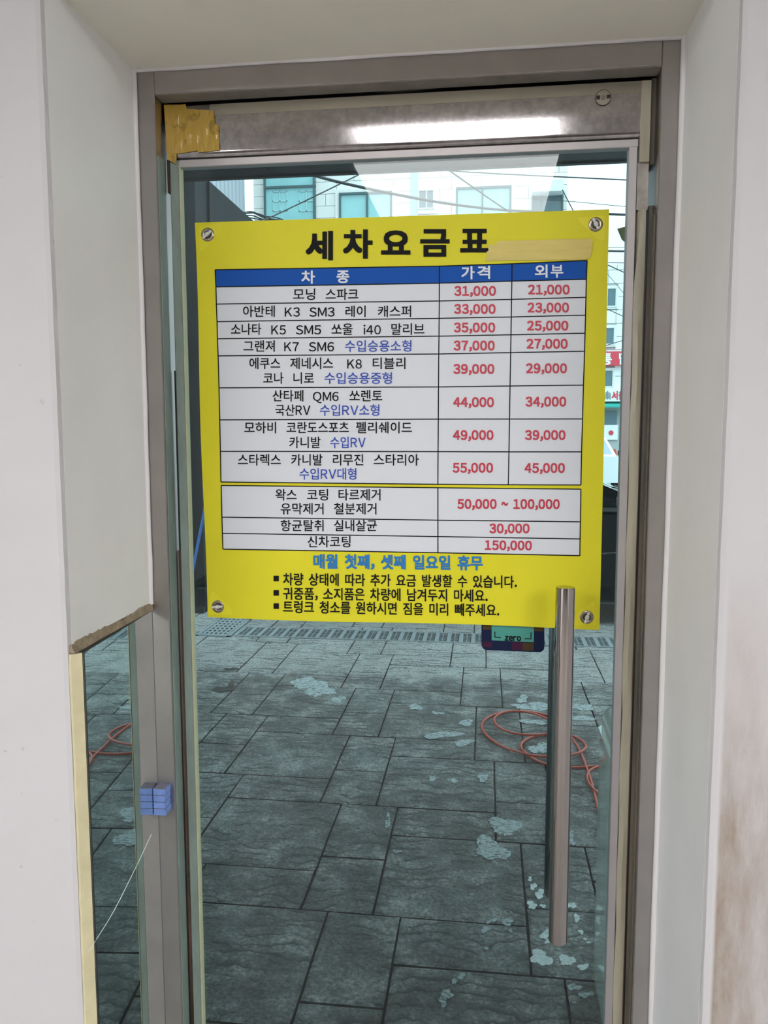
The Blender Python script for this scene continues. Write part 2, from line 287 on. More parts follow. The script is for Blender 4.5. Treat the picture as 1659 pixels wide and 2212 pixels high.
def tube(name, pts, r, m, parent=None, n=8, cyclic=False, res=4):
    cu = bpy.data.curves.new(name, 'CURVE'); cu.dimensions = '3D'; cu.bevel_depth = r; cu.bevel_resolution = n // 4; cu.resolution_u = res; cu.use_fill_caps = True
    s = cu.splines.new('NURBS'); s.points.add(len(pts) - 1)
    for i, p in enumerate(pts): s.points[i].co = (*p, 1)
    s.use_endpoint_u = True; s.order_u = 3
    o = bpy.data.objects.new(name, cu); C.objects.link(o)
    bpy.context.view_layer.update()
    me = bpy.data.meshes.new_from_object(o.evaluated_get(bpy.context.evaluated_depsgraph_get()))
    bpy.data.objects.remove(o); bpy.data.curves.remove(cu)
    for p in me.polygons: p.use_smooth = True
    me.materials.clear()
    return link(name, me, m, parent)
def empty(name, loc=(0, 0, 0)):
    o = bpy.data.objects.new(name, None); C.objects.link(o); o.location = loc; o.empty_display_size = .05; return o
def adopt(root):                                # put children under an Empty that stands off the origin
    for ch in root.children: ch.matrix_parent_inverse = Matrix.Translation(-root.location)
def tag(o, label=None, cat=None, group=None, kind=None):
    if label: o['label'] = label
    if cat: o['category'] = cat
    if group: o['group'] = group
    if kind: o['kind'] = kind
    return o
def struct(o): o['kind'] = 'structure'; return o

GL = {}
def load_glyphs(chars):                        # one text object, one character a line; full-width forms share the Korean typeface
    chars = sorted(chars); LS = 3.0
    cu = bpy.data.curves.new('t', 'FONT'); cu.body = '\n'.join(chr(ord(c) + 0xFEE0) if 33 <= ord(c) < 127 else c for c in chars)
    cu.resolution_u = 3; cu.space_line = LS
    o = bpy.data.objects.new('t', cu); C.objects.link(o); bpy.context.view_layer.update()
    me = bpy.data.meshes.new_from_object(o); bm = bmesh.new(); bm.from_mesh(me); bmesh.ops.triangulate(bm, faces=bm.faces)
    ids = {}
    for c in chars: GL[c] = ([], [])
    ZZ = chars.index('~')
    for f in bm.faces:
        k = round((.35 - sum(v.co.y for v in f.verts) / 3) / LS); vs, fs = GL[chars[k]]; out = []
        for v in f.verts:
            if v not in ids: ids[v] = len(vs); vs.append((v.co.x * (.6 if k == ZZ else 1), v.co.y + k * LS))
            out.append(ids[v])
        fs.append(out)
    bm.free(); bpy.data.objects.remove(o); bpy.data.curves.remove(cu); bpy.data.meshes.remove(me)
load_glyphs(set('세차요금표차종가격외부모닝스파크아반테레이캐스퍼소나타쏘울말리브그랜져수입승용소형에쿠스제네시스티블리코나니로중산타페쏘렌토국산대모하비코란도스포츠펠리쉐이드카니발스타렉리무진스타리아왁스코팅타르제거유막철분항균탈취실내살신매월첫째셋일요일휴무차량상태에따라추가요금발생할수있습니다귀중품소지품은남겨두지마세요트렁크청를원하시면짐을미빼주통닭서울로켜0123456789,.~KSMQRViIDTzero'))

# ================================================================ room shell
WF = -.305                                      # front face of the wall
XL, XR, ZT = -.6235, .3135, 2.134               # opening in the wall
CUT = 1.176                                     # height where the plaster of the left reveal is cut away
def pier(bm, xi, xo, z0, z1, y1=.12, jag=True):
    s = 1 if xo > xi else -1
    ys = .009
    pts = [(xi, y1), (xi, WF + ys), (xi + s * .0025, WF + .0025), (xi + s * ys, WF), (xo, WF), (xo, y1)]
    n = 46 if jag else 1
    rows = []
    for k in range(n + 1):
        z = z0 + (z1 - z0) * k / n; j = random.uniform(-.0009, .0009) if jag else 0
        rows.append([bm.verts.new((p[0] + (j if 1 < i < 4 else 0) * s, p[1] + (j if 1 < i < 4 else 0), z)) for i, p in enumerate(pts)])
    for k in range(n):
        for i in range(len(pts)):
            q = (i + 1) % len(pts); bm.faces.new((rows[k][i], rows[k][q], rows[k + 1][q], rows[k + 1][i]))
    bm.faces.new(rows[0]); bm.faces.new(rows[-1])
bm = bmesh.new()
pier(bm, XL, -3.0, CUT, 2.9)                    # left, above the cut
pier(bm, XR, 3.0, -.2, 2.9)
bx(bm, XL, XR, WF, .12, ZT, 2.9)
bx(bm, -3.0, -.660, WF, .12, -.2, CUT)          # left, beside the mirror recess
prism(bm, [(-.660, WF), (XL - .009, WF), (XL - .0025, WF + .0025), (XL - .002, WF + .006), (-.640, WF + .02), (-.660, WF + .03)], -.2, CUT)
wall = struct(fin('wall_front', bm, M_WALL))
# thin skins over the masonry: colour raised to brighten the dim reveals
bm = bmesh.new(); bx(bm, XL - .001, XL + .0003, WF + .010, -.001, CUT, ZT); lr = struct(fin('trim_1', bm, M_REVEAL))
bm = bmesh.new(); bx(bm, XR - .0003, XR + .001, WF + .010, -.001, 0, ZT); rr = struct(fin('trim_2', bm, M_REVEAL))
bm = bmesh.new(); bx(bm, XL, XR, WF + .002, -.001, ZT - .0015, ZT + .001); tr = struct(fin('trim_3', bm, mat('lifted_soffit_paint', (.86, .83, .75, 1), .6, n_scale=3, n_amt=.05, bump=.25, b_scale=60, b_dist=.001, spec=.3)))
# caulk beads round the steel frame
def bead(name, p, q, r=.005):
    n = 40; pts = []
    for i in range(n + 1):
        t = i / n; v = Vector(p).lerp(Vector(q), t); j = random.uniform(-.0007, .0007); pts.append((v.x + j, v.y, v.z + j))
    return struct(tube(name, pts, r, M_CAULK, n=8, res=1))
bead('trim_4', (XL + .001, -.004, CUT), (XL + .001, -.004, ZT), .0052)
bead('trim_5', (XR - .001, -.004, 0), (XR - .001, -.004, ZT), .0065)
bead('trim_6', (XL, -.003, ZT - .001), (XR, -.003, ZT - .001), .004)
struct(box('floor', (-3, 3, -5.5, .12, -.2, 0), M_ROOMFLOOR))
struct(box('ceiling', (-3, 3, -5.6, WF, 2.62, 2.9), mat('grey_ceiling', (.50, .49, .47, 1), .8)))
struct(box('wall_left', (-3.1, -3, -5.6, WF, 0, 2.62), M_PAINT))
struct(box('wall_right', (3, 3.1, -5.6, WF, 0, 2.62), M_PAINT))
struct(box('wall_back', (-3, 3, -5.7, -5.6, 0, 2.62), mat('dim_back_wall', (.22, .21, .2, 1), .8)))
M_DKREFL = mat('added_dark_panel_paint', (.05, .042, .038, 1), .5)  # invented dark doors and panels, unseen, for glass and steel to reflect
for n_, (x0, x1, z1) in enumerate(((-2.7, -1.75, 2.1), (-.95, -.45, 2.3), (.35, 1.35, 2.1), (1.9, 2.3, 2.3))):
    struct(box('door_%d' % (n_ + 2), (x0, x1, -5.6, -5.55, 0, z1), M_DKREFL, bev=.005))
for x in (-2.98, 2.94):
    for y in (-2.2, -1.0): struct(box('added_dark_panel', (x, x + .04, y, y + .8, 0, 2.1), M_DKREFL, bev=.004))
for x0, x1, y0, y1, lab in ((-.56, .28, -4.4, -1.885, 'long white ceiling light panel above and behind the doorway viewer'),
                            (-2.5, -1.7, -4.6, -2.4, 'added fill light panel nearest the left side wall'),
                            (1.5, 2.3, -4.6, -2.4, 'added fill light panel nearest the right side wall')):  # both side panels are unseen fill added to brighten the room
    t = tag(empty('ceiling_or_fill_light', ((x0 + x1) / 2, (y0 + y1) / 2, 2.62)), lab, 'ceiling light')
    bm = bmesh.new(); w = .02
    bx(bm, x0 - w, x0, y0 - w, y1 + w, 2.60, 2.62); bx(bm, x1, x1 + w, y0 - w, y1 + w, 2.60, 2.62); bx(bm, x0, x1, y0 - w, y0, 2.60, 2.62); bx(bm, x0, x1, y1, y1 + w, 2.60, 2.62)
    fin('light_frame', bm, M_SIGNWHT, t); box('light_diffuser', (x0, x1, y0, y1, 2.606, 2.6195), M_LAMP if x0 < 0 < x1 else M_FILL, t); adopt(t)

# ================================================================ door (setting): frame and leaf
door = struct(empty('door_1', (-.155, .04, 0)))
def jamb(name, xo, xi, m):
    bm = bmesh.new(); s = 1 if xi > xo else -1
    prism(bm, [(xo, 0), (xi - s * .0015, 0), (xi, .0015), (xi, .10), (xo, .10)], -.02, ZT - .001)
    return fin(name, bm, m, door)
jamb('frame_jamb', XL + .002, -.588, M_STEEL)
jamb('frame_jamb', XR - .002, .2785, M_STEEL)
box('frame_header', (-.588, .2785, 0, .10, 2.092, ZT - .001), M_STEEL, door, bev=.0012)
YD = .038                                       # front face of the leaf
box('door_stop', (-.588, .2785, .066, .10, 2.05, 2.092), M_BLACK, door)
bm = bmesh.new()                                # top rail with a rolled lower edge
pf = [(YD + .003, 2.087), (YD, 2.084), (YD, 2.0050), (YD + .0003, 2.0015), (YD + .0011, 1.9985), (YD + .0026, 1.9960), (YD + .0048, 1.9945), (YD + .0075, 1.994), (YD + .026, 1.994), (YD + .026, 2.087)]
prism(bm, [(p[0], p[1]) for p in pf], -.580, .256, 'x'); rail = fin('top_rail', bm, M_RAIL, door, True)
box('rail_lip', (-.562, .252, YD + .0035, YD + .023, 1.979, 1.9925), M_STILE, door, bev=.001)
box('glass_pane', (-.5635, .237, .046, .056, .1, 1.985), M_GLASS, door)
box('bottom_rail', (-.580, .27, YD, YD + .026, .01, .1), M_RAIL, door, bev=.002)
# left edge: pale green seal with a fine bright edge, rusty inner line
tag(box('edge_seal', (-.5795, -.5615, YD + .002, YD + .02, .1, 1.990), M_GREENSEAL, door, bev=.0015), 'pale green seal strip')
box('seal_edge', (-.5615, -.5607, YD + .001, YD + .021, .1, 1.985), M_CREAM, door)
tag(box('seal_core', (-.5852, -.5795, YD + .006, YD + .018, .1, at(386, 1190, YD).z), M_BROWN, door), 'rusty brown seal line')
box('seal_core', (-.584, -.5790, YD + .000, YD + .016, at(360, 417, YD).z, at(360, 345, YD).z), M_BROWN, door, bev=.001)
tag(box('seal_core', (-.5835, -.5810, YD + .006, YD + .016, at(386, 1190, YD).z, at(380, 800, YD).z), M_BLACK, door), 'black rubber line')
box('jamb_strip', (-.5879, -.5866, .006, .036, .1, 1.990), M_GREENSEAL, door)  # stand-in for the edge seal's reflection in the polished jamb return
# right edge: aluminium stile, taped strip, dark gap
tag(box('edge_stile', (.2365, .2505, YD + .002, YD + .024, .1, 1.980), M_STILE, door, bev=.0008), 'pale aluminium stile')
def wavy_strip(name, x0, x1, y0, y1, z0, z1, m, amp=.0015, n=60):
    bm = bmesh.new(); rows = []
    for k in range(n + 1):
        z = z0 + (z1 - z0) * k / n; a = amp * math.sin(k * .9) * random.uniform(.2, 1); e = 1 if k < n - 1 else .3
        f = min(1.0, (n - k) / 4.0)
        rows.append([bm.verts.new(p) for p in ((x0 + a + (1 - f) * .007, y0 + .003, z), ((x0 + x1) / 2 + a, y0 - .001 * math.sin(k * .4), z), (x1 + a * .3, y0 + .002, z), (x1, y1, z), (x0, y1, z))])
    for k in range(n):
        for i in range(5):
            j = (i + 1) % 5; bm.faces.new((rows[k][i], rows[k][j], rows[k + 1][j], rows[k + 1][i]))
    bm.faces.new(rows[0]); bm.faces.new(rows[-1])
    return fin(name, bm, m, door, True)
tag(wavy_strip('tape_strip', .2508, .2670, YD - .004, YD + .02, .1, at(1393, 452, YD).z, M_TAN), 'yellowed tape strip')
box('tape_strip', (.2535, .2700, YD - .0012, YD + .02, at(1395, 350, YD).z, 2.085), M_TAN, door, bev=.0008)
tag(box('seal_core', (.2672, .2686, YD + .0, YD + .02, .1, at(1385, 560, YD).z), M_RED, door), 'reddish seal line')
box('hinge_stile', (.2515, .2700, YD + .004, YD + .022, at(1395, 452, YD).z, at(1395, 350, YD).z), M_STEELD, door)
GM = mat('grimy_seal', (.15, .13, .10, 1), .6, n_scale=14, n_amt=.5, stretch=(1, 1, .3))
box('jamb_strip', (.2728, .2785, YD + .006, YD + .05, 0, at(1405, 442, YD).z), GM, door)
box('jamb_strip', (.2715, .2785, YD + .006, YD + .05, at(1405, 352, YD).z, 2.09), GM, door)
box('jamb_strip', (.2755, .2783, .012, .03, .05, 1.86), GM, door)
box('header_lightener', (-.587, .278, .0015, .036, 2.0902, 2.0918), mat('header_lightener_paint', (.26, .24, .215, 1), .5, n_scale=20, n_amt=.3), door)  # added strip lightens the header underside, which mirrors too dark
# tape across the rail top, lock cap
tag(box('film_tape', (-.50, .2535, YD - .0006, YD + .0004, 2.0655, 2.0845), M_TAPE_RAIL, door), 'tan film tape along rail')
lc = at(1303, 211, YD - .001)
bm = bmesh.new(); cyl(bm, (lc.x, YD - .002, lc.z), (lc.x, YD + .004, lc.z), .0125, 28, .0006); lk = fin('lock_cap', bm, M_LOCK, door, False)
bm = bmesh.new(); bx(bm, lc.x - .0115, lc.x - .0055, YD - .0035, YD - .0018, lc.z - .0025, lc.z + .003); bx(bm, lc.x + .0055, lc.x + .0115, YD - .0035, YD - .0018, lc.z - .0015, lc.z + .0035)
fin('lock_slot', bm, M_BLACK, lk)
bm = bmesh.new(); cyl(bm, (lc.x, YD - .004, lc.z), (lc.x, YD, lc.z), .0036, 14); fin('lock_screw', bm, M_STEELD, lk)
bm = bmesh.new(); bmesh.ops.create_cone(bm, cap_ends=False, segments=28, radius1=.0135, radius2=.0125, depth=.001, matrix=Matrix.Translation((lc.x, YD - .0012, lc.z)) @ Matrix.Rotation(math.pi / 2, 4, 'X'))
fin('lock_ring', bm, M_BLACK, lk)
# packing tape on the left corner of the rail
def tape_patch(name, poly, y, m, parent, amp=.0016, cell=.0045, wrap=None):
    xs = [p[0] for p in poly]; zs = [p[1] for p in poly]
    def inside(x, z):
        c = False; n = len(poly)
        for i in range(n):
            a, b = poly[i], poly[i - 1]
            if (a[1] > z) != (b[1] > z) and x < (b[0] - a[0]) * (z - a[1]) / (b[1] - a[1]) + a[0]: c = not c
        return c
    # boundary polygon with a wrinkled fan interior
    bm = bmesh.new(); ring = []
    n = len(poly)
    for i in range(n):
        a, b = poly[i], poly[(i + 1) % n]; k = max(1, int(math.dist(a, b) / cell))
        for t in range(k): ring.append((a[0] + (b[0] - a[0]) * t / k, a[1] + (b[1] - a[1]) * t / k))
    bv = [bm.verts.new((p[0] + random.uniform(-.0004, .0004), y, p[1] + random.uniform(-.0004, .0004))) for p in ring]
    f = bm.faces.new(bv)
    bmesh.ops.triangulate(bm, faces=[f]); 
    bmesh.ops.subdivide_edges(bm, edges=[e for e in bm.edges if e.calc_length() > cell * 1.6], cuts=4, use_grid_fill=True)
    bmesh.ops.triangulate(bm, faces=bm.faces)
    for v in bm.verts:
        w = math.sin(v.co.x * 190 + math.sin(v.co.z * 160) * 2.2) * math.sin(v.co.z * 120 + v.co.x * 60)
        v.co.y = y - abs(w) * amp
    r = bmesh.ops.solidify(bm, geom=bm.faces[:], thickness=.0003)
    return fin(name, bm, m, parent)
def pz(px, py, y=YD): v = at(px, py, y); return (v.x, v.z)
tag(tape_patch('packing_tape', [pz(355, 228), pz(402, 226), pz(404, 236), pz(462, 240), pz(466, 268), pz(473, 272), pz(475, 326), pz(430, 330), pz(428, 326), pz(383, 333), pz(362, 332)], YD - .0012, M_PACK, door), 'wrinkled brown packing tape')
tape_patch('packing_tape', [pz(358, 300), pz(382, 332), pz(381, 356), pz(362, 345)], YD - .0008, M_PACK, door, .0006)
# pull handle pair
hx = .1375
def bar(name, x, y, z0, z1, parent, r=.0165, m=None):
    bm = bmesh.new(); cyl(bm, (x, y, z0), (x, y, z1), r, 48, .0012); o = fin(name, bm, m or M_CHROME, parent, True)
    return o
hd = bar('pull_handle', hx, -.042, .590, at(1219, 1268, -.042).z, door); hd['label'] = 'polished steel tubular pull handle on room side'
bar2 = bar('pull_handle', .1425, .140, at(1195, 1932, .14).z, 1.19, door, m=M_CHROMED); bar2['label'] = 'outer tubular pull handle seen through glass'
for z in (1.08, .70):
    bm = bmesh.new(); cyl(bm, (hx, -.042, z), (hx, .046, z), .008, 20); cyl(bm, (hx, .0435, z), (hx, .046, z), .014, 24); fin('handle_post', bm, M_CHROME, hd, True)
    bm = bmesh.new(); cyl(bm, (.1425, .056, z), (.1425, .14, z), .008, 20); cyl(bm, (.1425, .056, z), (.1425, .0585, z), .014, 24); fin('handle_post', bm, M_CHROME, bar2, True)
adopt(door)

# ================================================================ mirror set in the left reveal
mir = tag(empty('mirror_panel', (XL, -.14, 0)), 'tall mirror panel let into the left door reveal below the cut plaster', 'mirror')
a0 = Vector((-.6075, -.290)); a1 = Vector((-.6222, -.001))     # front and rear ends in plan
d = (a1 - a0).normalized(); nrm = Vector((-d.y, d.x)) * -1
if nrm.x < 0: nrm = -nrm
ZM = CUT - .0135
bm = bmesh.new(); t_ = .005
prism(bm, [tuple(a0), tuple(a1), tuple(a1 - nrm * t_), tuple(a0 - nrm * t_)], 0, ZM); fin('mirror_glass', bm, M_MIRROR, mir)
bm = bmesh.new(); e = nrm * .0006; k = d * .0022
prism(bm, [tuple(a0 + e), tuple(a0 + e + k), tuple(a0 - nrm * .006 + k), tuple(a0 - nrm * .006)], 0, ZM + .001)
q0 = a0 + e
prism(bm, [tuple(a0 + e), tuple(a1 + e), tuple(a1 - nrm * .006), tuple(a0 - nrm * .006)], ZM - .0002, ZM + .0016); fin('mirror_edge', bm, M_BLACK, mir)
# hairline crack that runs down across the glass
c0 = at(327, 1800, -.02); 
def on_mirror(px, py):
    dd = right * (px - CX) + up * (CY - py) + fwd * F
    n3 = Vector((nrm.x, nrm.y, 0)); p0 = Vector((a0.x, a0.y, 0)); return CAM + dd * ((p0 - CAM).dot(n3) / dd.dot(n3))
cp = [on_mirror(*p) for p in ((327, 1802), (305, 1850), (278, 1905), (250, 1961), (229, 1997), (210, 2026), (192, 2054))]
tag(tube('crack', [(p.x + .0002, p.y, p.z) for p in cp], .0005, M_CRACK, mir, res=2), 'bright crack across mirror')
adopt(mir)
# the cut edge: glue-brown strip, cream board edge at the corner
bm = bmesh.new(); n = 40; rows = []
for k in range(n + 1):
    t = k / n; y = WF + .006 + (0 - WF - .007) * t; j = random.uniform(-.0018, .0018); x = XL - .0005
    zt = CUT + .001 + j + .002 * math.sin(t * 9)
    rows.append([bm.verts.new(p) for p in ((x + .003, y, zt), (x + .0035, y, zt - .006), (x + .0045 + .004 * (1 - t), y, ZM + .0012), (x - .02, y, ZM + .0012), (x - .02, y, zt))])
for k in range(n):
    for i in range(5):
        j = (i + 1) % 5; bm.faces.new((rows[k][i], rows[k][j], rows[k + 1][j], rows[k + 1][i]))
bm.faces.new(rows[0]); bm.faces.new(rows[-1]); struct(fin('trim_7', bm, M_BROKEN))
bm = bmesh.new(); n = 50; rows = []
for k in range(n + 1):
    z = ZM * k / n; j = random.uniform(-.0006, .0006)
    rows.append([bm.verts.new(p) for p in ((-.6245 + j, WF + .002, z), (-.6215 + j, WF + .003, z), (-.6090, -.2915, z), (-.612, -.288, z), (-.628, -.295, z))])
for k in range(n):
    for i in range(5):
        j = (i + 1) % 5; bm.faces.new((rows[k][i], rows[k][j], rows[k + 1][j], rows[k + 1][i]))
bm.faces.new(rows[0]); bm.faces.new(rows[-1]); struct(fin('trim_8', bm, M_CREAM))
# blue foam bumper on the frame jamb
fb = tag(empty('foam_bumper', (-.6, -.02, at(345, 1763, 0).z)), 'blue scored foam block stuck to the steel jamb beside the mirror', 'foam block')
zt, zb = at(343, 1704, -.028).z, at(343, 1762, -.028).z
xa, xb = -.6203, at(357, 1740, -.028).x
for k in range(4):
    h = (zt - zb) / 4; box('foam_slice', (xa + random.uniform(0, .0004), xb + random.uniform(-.0005, .0005), -.028, -.0003, zb + k * h + .0004, zb + (k + 1) * h - .0004), M_BLUEFOAM, fb, bev=.0008)
adopt(fb)

# ================================================================ price banner
YP = .0355
def bulge(x, z): return -.0016 * math.sin((x + .52) / .72 * math.pi) * math.sin(z * 9) - .0012 * math.sin((z - 1.15) / .72 * math.pi)
def pp(px, py, lay=0):
    v = at(px, py, YP); v.y = YP + bulge(v.x, v.z) - lay * .0004; return v
cxb = at(860, 1340, YP)
pb = tag(empty('price_banner', (cxb.x, YP, cxb.z)), 'yellow plastic price banner with printed table tied to the glass door', 'banner')
TL, TR, BL, BR = (421, 481), (1316, 452), (448, 1333), (1295, 1360)
NG = 26
bm = bmesh.new(); gv = []
for j in range(NG + 1):
    row = []
    for i in range(NG + 1):
        u, v = i / NG, j / NG
        px = (TL[0] * (1 - u) + TR[0] * u) * (1 - v) + (BL[0] * (1 - u) + BR[0] * u) * v
        py = (TL[1] * (1 - u) + TR[1] * u) * (1 - v) + (BL[1] * (1 - u) + BR[1] * u) * v
        if j == NG: py += 2 * math.sin(u * 7)
        if i == 0: px += 1.5 * math.sin(v * 9)
        row.append(bm.verts.new(pp(px, py)))
    gv.append(row)
for j in range(NG):
    for i in range(NG): bm.faces.new((gv[j][i], gv[j + 1][i], gv[j + 1][i + 1], gv[j][i + 1]))
r = bmesh.ops.extrude_face_region(bm, geom=bm.faces[:])
for v in [g for g in r['geom'] if isinstance(g, bmesh.types.BMVert)]: v.co.y += .0006
sheet = fin('banner_sheet', bm, M_YEL, pb)
def quad_grid(bm, c, lay, n=10, m=10):
    (ax, ay), (bx_, by), (cx_, cy_), (dx, dy) = c          # TL TR BR BL
    R = []
    for j in range(m + 1):
        v = j / m; row = []
        for i in range(n + 1):
            u = i / n
            row.append(bm.verts.new(pp((ax * (1 - u) + bx_ * u) * (1 - v) + (dx * (1 - u) + cx_ * u) * v, (ay * (1 - u) + by * u) * (1 - v) + (dy * (1 - u) + cy_ * u) * v, lay)))
        R.append(row)
    for j in range(m):
        for i in range(n): bm.faces.new((R[j][i], R[j + 1][i], R[j + 1][i + 1], R[j][i + 1]))
def lerp2(a, b, t): return (a[0] + (b[0] - a[0]) * t, a[1] + (b[1] - a[1]) * t)
t1L = [(465, 583), (467, 620), (468, 657), (469.5, 695), (470.5, 732), (472, 769), (474, 838), (475.5, 907), (477, 975), (478, 1041)]
t1M = [(949, 575), (949, 612), (949, 650.5), (948.7, 688), (948.5, 726.5), (948, 765), (947.5, 836), (947, 905.5), (946.5, 975.5), (946, 1046)]
t1N = [(1106, 570), (1105.6, 607.5), (1105, 647), (1104.4, 685), (1103.7, 723.5), (1103, 762), (1101.7, 834), (1100.5, 905.3), (1099.3, 976), (1098, 1047)]
t1R = [(1268, 563), (1266.5, 603.5), (1265.5, 642.5), (1264.5, 681), (1263.5, 720), (1262.5, 759), (1260, 832), (1258, 905), (1256, 976), (1254.5, 1047.5)]
t2L = [(478.5, 1048.5), (480, 1117), (481, 1152), (482, 1186)]
t2M = [(946, 1053.5), (946, 1123.5), (946, 1159), (946, 1194)]
t2R = [(1254.5, 1056.5), (1253.5, 1127), (1252.8, 1164), (1252.3, 1200)]
bm = bmesh.new()
for a, b in ((t1L, t1M), (t1M, t1N), (t1N, t1R)): quad_grid(bm, (a[1], b[1], b[-1], a[-1]), 1, 8, 12)
for a, b in ((t2L, t2M), (t2M, t2R)): quad_grid(bm, (a[0], b[0], b[-1], a[-1]), 1, 8, 6)
tag(fin('table_field', bm, M_CELL, pb), 'white printed table cells')
bm = bmesh.new()
for a, b in ((t1L, t1M), (t1M, t1N), (t1N, t1R)): quad_grid(bm, (a[0], b[0], b[1], a[1]), 1.2, 8, 2)
tag(fin('table_header', bm, M_BLUEP, pb), 'blue table heading band')
def line(bm, pts, w=1.15, lay=2):
    P = []
    for a, b in zip(pts[:-1], pts[1:]):
        for k in range(8): P.append(lerp2(a, b, k / 8))
    P.append(pts[-1])
    V = []
    for i, p in enumerate(P):
        a = P[max(0, i - 1)]; b = P[min(len(P) - 1, i + 1)]; dx, dy = b[0] - a[0], b[1] - a[1]; l = math.hypot(dx, dy); nx, ny = -dy / l * w, dx / l * w
        V.append((bm.verts.new(pp(p[0] + nx, p[1] + ny, lay)), bm.verts.new(pp(p[0] - nx, p[1] - ny, lay))))
    for i in range(len(P) - 1): bm.faces.new((V[i][0], V[i][1], V[i + 1][1], V[i + 1][0]))
bm = bmesh.new()
for c in (t1L, t1M, t1N, t1R, t2L, t2M, t2R): line(bm, c)
for i in range(10): line(bm, [t1L[i], t1M[i], t1N[i], t1R[i]])
for i in range(4): line(bm, [t2L[i], t2M[i], t2R[i]])
tag(fin('table_lines', bm, M_INK, pb), 'black table rule lines')

def text(s, xl, xr, yl, yr, em, m, off=.012, mid=.34, lay=3, name='lettering', parent=None, conv=None, label=None):
    pen = 0; items = []
    for ch in s:
        if ch == ' ': pen += .42; continue
        if ch == '~': items.append((ch, pen)); pen += .62; continue
        v, f = GL[ch]; a = min(p[0] for p in v); b = max(p[0] for p in v)
        if ord(ch) < 128:
            gap = .07
            if ch.isdigit(): w = .60; items.append((ch, pen + gap / 2 + (w - (b - a)) / 2 - a)); pen += w + gap
            else: items.append((ch, pen + gap - a)); pen += (b - a) + gap * 1.6
        else: items.append((ch, pen + .0 - 0)); pen += .92
    xs = [p[0] + dx for ch, dx in items for p in GL[ch][0]]; x0, x1 = min(xs), max(xs); sx = (xr - xl) / (x1 - x0)
    fn = conv or (lambda a, b: pp(a, b, lay)); V = []; FA = []; DY = Vector((0, -.000014, 0))
    shifts = [(0, 0)] if off <= 0 else [(off * a, off * b) for a, b in ((-1, -1), (1, -1), (1, 1), (-1, 1), (0, 1), (0, -1), (1, 0), (-1, 0)) + (((-1, .5), (-1, -.5), (1, .5), (1, -.5), (-.5, 1), (.5, 1), (-.5, -1), (.5, -1)) if off > .02 else ())]
    for ch, dx in items:
        vs, fs = GL[ch]
        for kk, (ox, oy) in enumerate(shifts):
            base = len(V)
            for x, y in vs:
                X = (x + dx - x0) * sx + ox * em; u = X / (xr - xl)
                V.append(tuple(fn(xl + X, yl + (yr - yl) * u - (y + oy - mid) * em) + DY * kk))
            FA += [[i + base for i in f] for f in fs]
    me = bpy.data.meshes.new(name); me.from_pydata(V, [], FA)
    return link(name, me, m, parent or pb)
for ch, cx_, w, y in (('세', 690, 54, 531), ('차', 773, 59, 527.5), ('요', 855, 59, 526), ('금', 939.5, 59, 524), ('표', 1025.5, 58, 521)):
    text(ch, cx_ - w / 2, cx_ + w / 2, y + 2, y + 2, 65, M_INK, .036)
for ch, cx_, w, y in (('차', 666, 28, 600), ('종', 741, 26, 598.5), ('가', 1011, 27, 590.5), ('격', 1045, 26, 589.5), ('외', 1169, 26, 587), ('부', 1203, 26, 587)):
    text(ch, cx_ - w / 2, cx_ + w / 2, y, y, 30, M_WHITEP, .024, lay=2.5)
rows_ = [
 (637, -1.5, [('모닝', 634, 681, 0), ('스파크', 704, 774, 0)]),
 (674, -2, [('아반테', 526, 594, 0), ('K3', 616, 648, 0), ('SM3', 669, 723, 0), ('레이', 747, 790, 0), ('캐스퍼', 817, 888, 0)]),
 (712.5, -1.5, [('소나타', 500, 565, 0), ('K5', 587, 618, 0), ('SM5', 640, 694, 0), ('쏘울', 717, 762, 0), ('i40', 786, 823, 0), ('말리브', 846, 917, 0)]),
 (749, -1, [('그랜져', 527, 594, 0), ('K7', 615, 646, 0), ('SM6', 668, 722, 0), ('수입승용소형', 746, 889, 1)]),
 (786, 0, [('에쿠스', 540, 606, 0), ('제네시스', 628, 720, 0), ('K8', 751, 782, 0), ('티블리', 806, 876, 0)]),
 (818, 0, [('코나', 570, 613, 0), ('니로', 635, 679, 0), ('수입승용중형', 702, 847, 1)]),
 (856, 0, [('산타페', 590, 656, 0), ('QM6', 677, 732, 0), ('쏘렌토', 756, 826, 0)]),
 (887, 0, [('국산RV', 596, 671, 0), ('수입RV소형', 692, 820, 1)]),
 (924.5, 0, [('모하비', 529, 597, 0), ('코란도스포츠', 620, 754, 0), ('펠리쉐이드', 770, 890, 0)]),
 (956.5, 0, [('카니발', 626, 693, 0), ('수입RV', 714, 790, 1)]),
 (994, 0, [('스타렉스', 515, 607, 0), ('카니발', 630, 697, 0), ('리무진', 720, 785, 0), ('스타리아', 808, 905, 0)]),
 (1024.5, 0, [('수입RV대형', 648, 770, 1)]),
 (1069.5, 0, [('왁스', 596, 641, 0), ('코팅', 664, 709, 0), ('타르제거', 732, 822, 0)]),
 (1099.5, .5, [('유막제거', 607, 699, 0), ('철분제거', 722, 813, 0)]),
 (1136, 0, [('항균탈취', 607, 699, 0), ('실내살균', 722, 814, 0)]),
 (1171, 0, [('신차코팅', 665, 757, 0)])]
for y, dy, ws in rows_:
    for s, a, b, blue in ws:
        lat = ord(s[0]) < 128
        text(s, a, b, y + (.7 if lat else 0), y + dy * (b - a) / 300 + (.7 if lat else 0), 26 if lat else 27, M_BLUET if blue else M_INK, .010, mid=.36 if lat else .34)
p1 = ['31,000', '33,000', '35,000', '37,000', '39,000', '44,000', '49,000', '55,000']
p2 = ['21,000', '23,000', '25,000', '27,000', '29,000', '34,000', '39,000', '45,000']
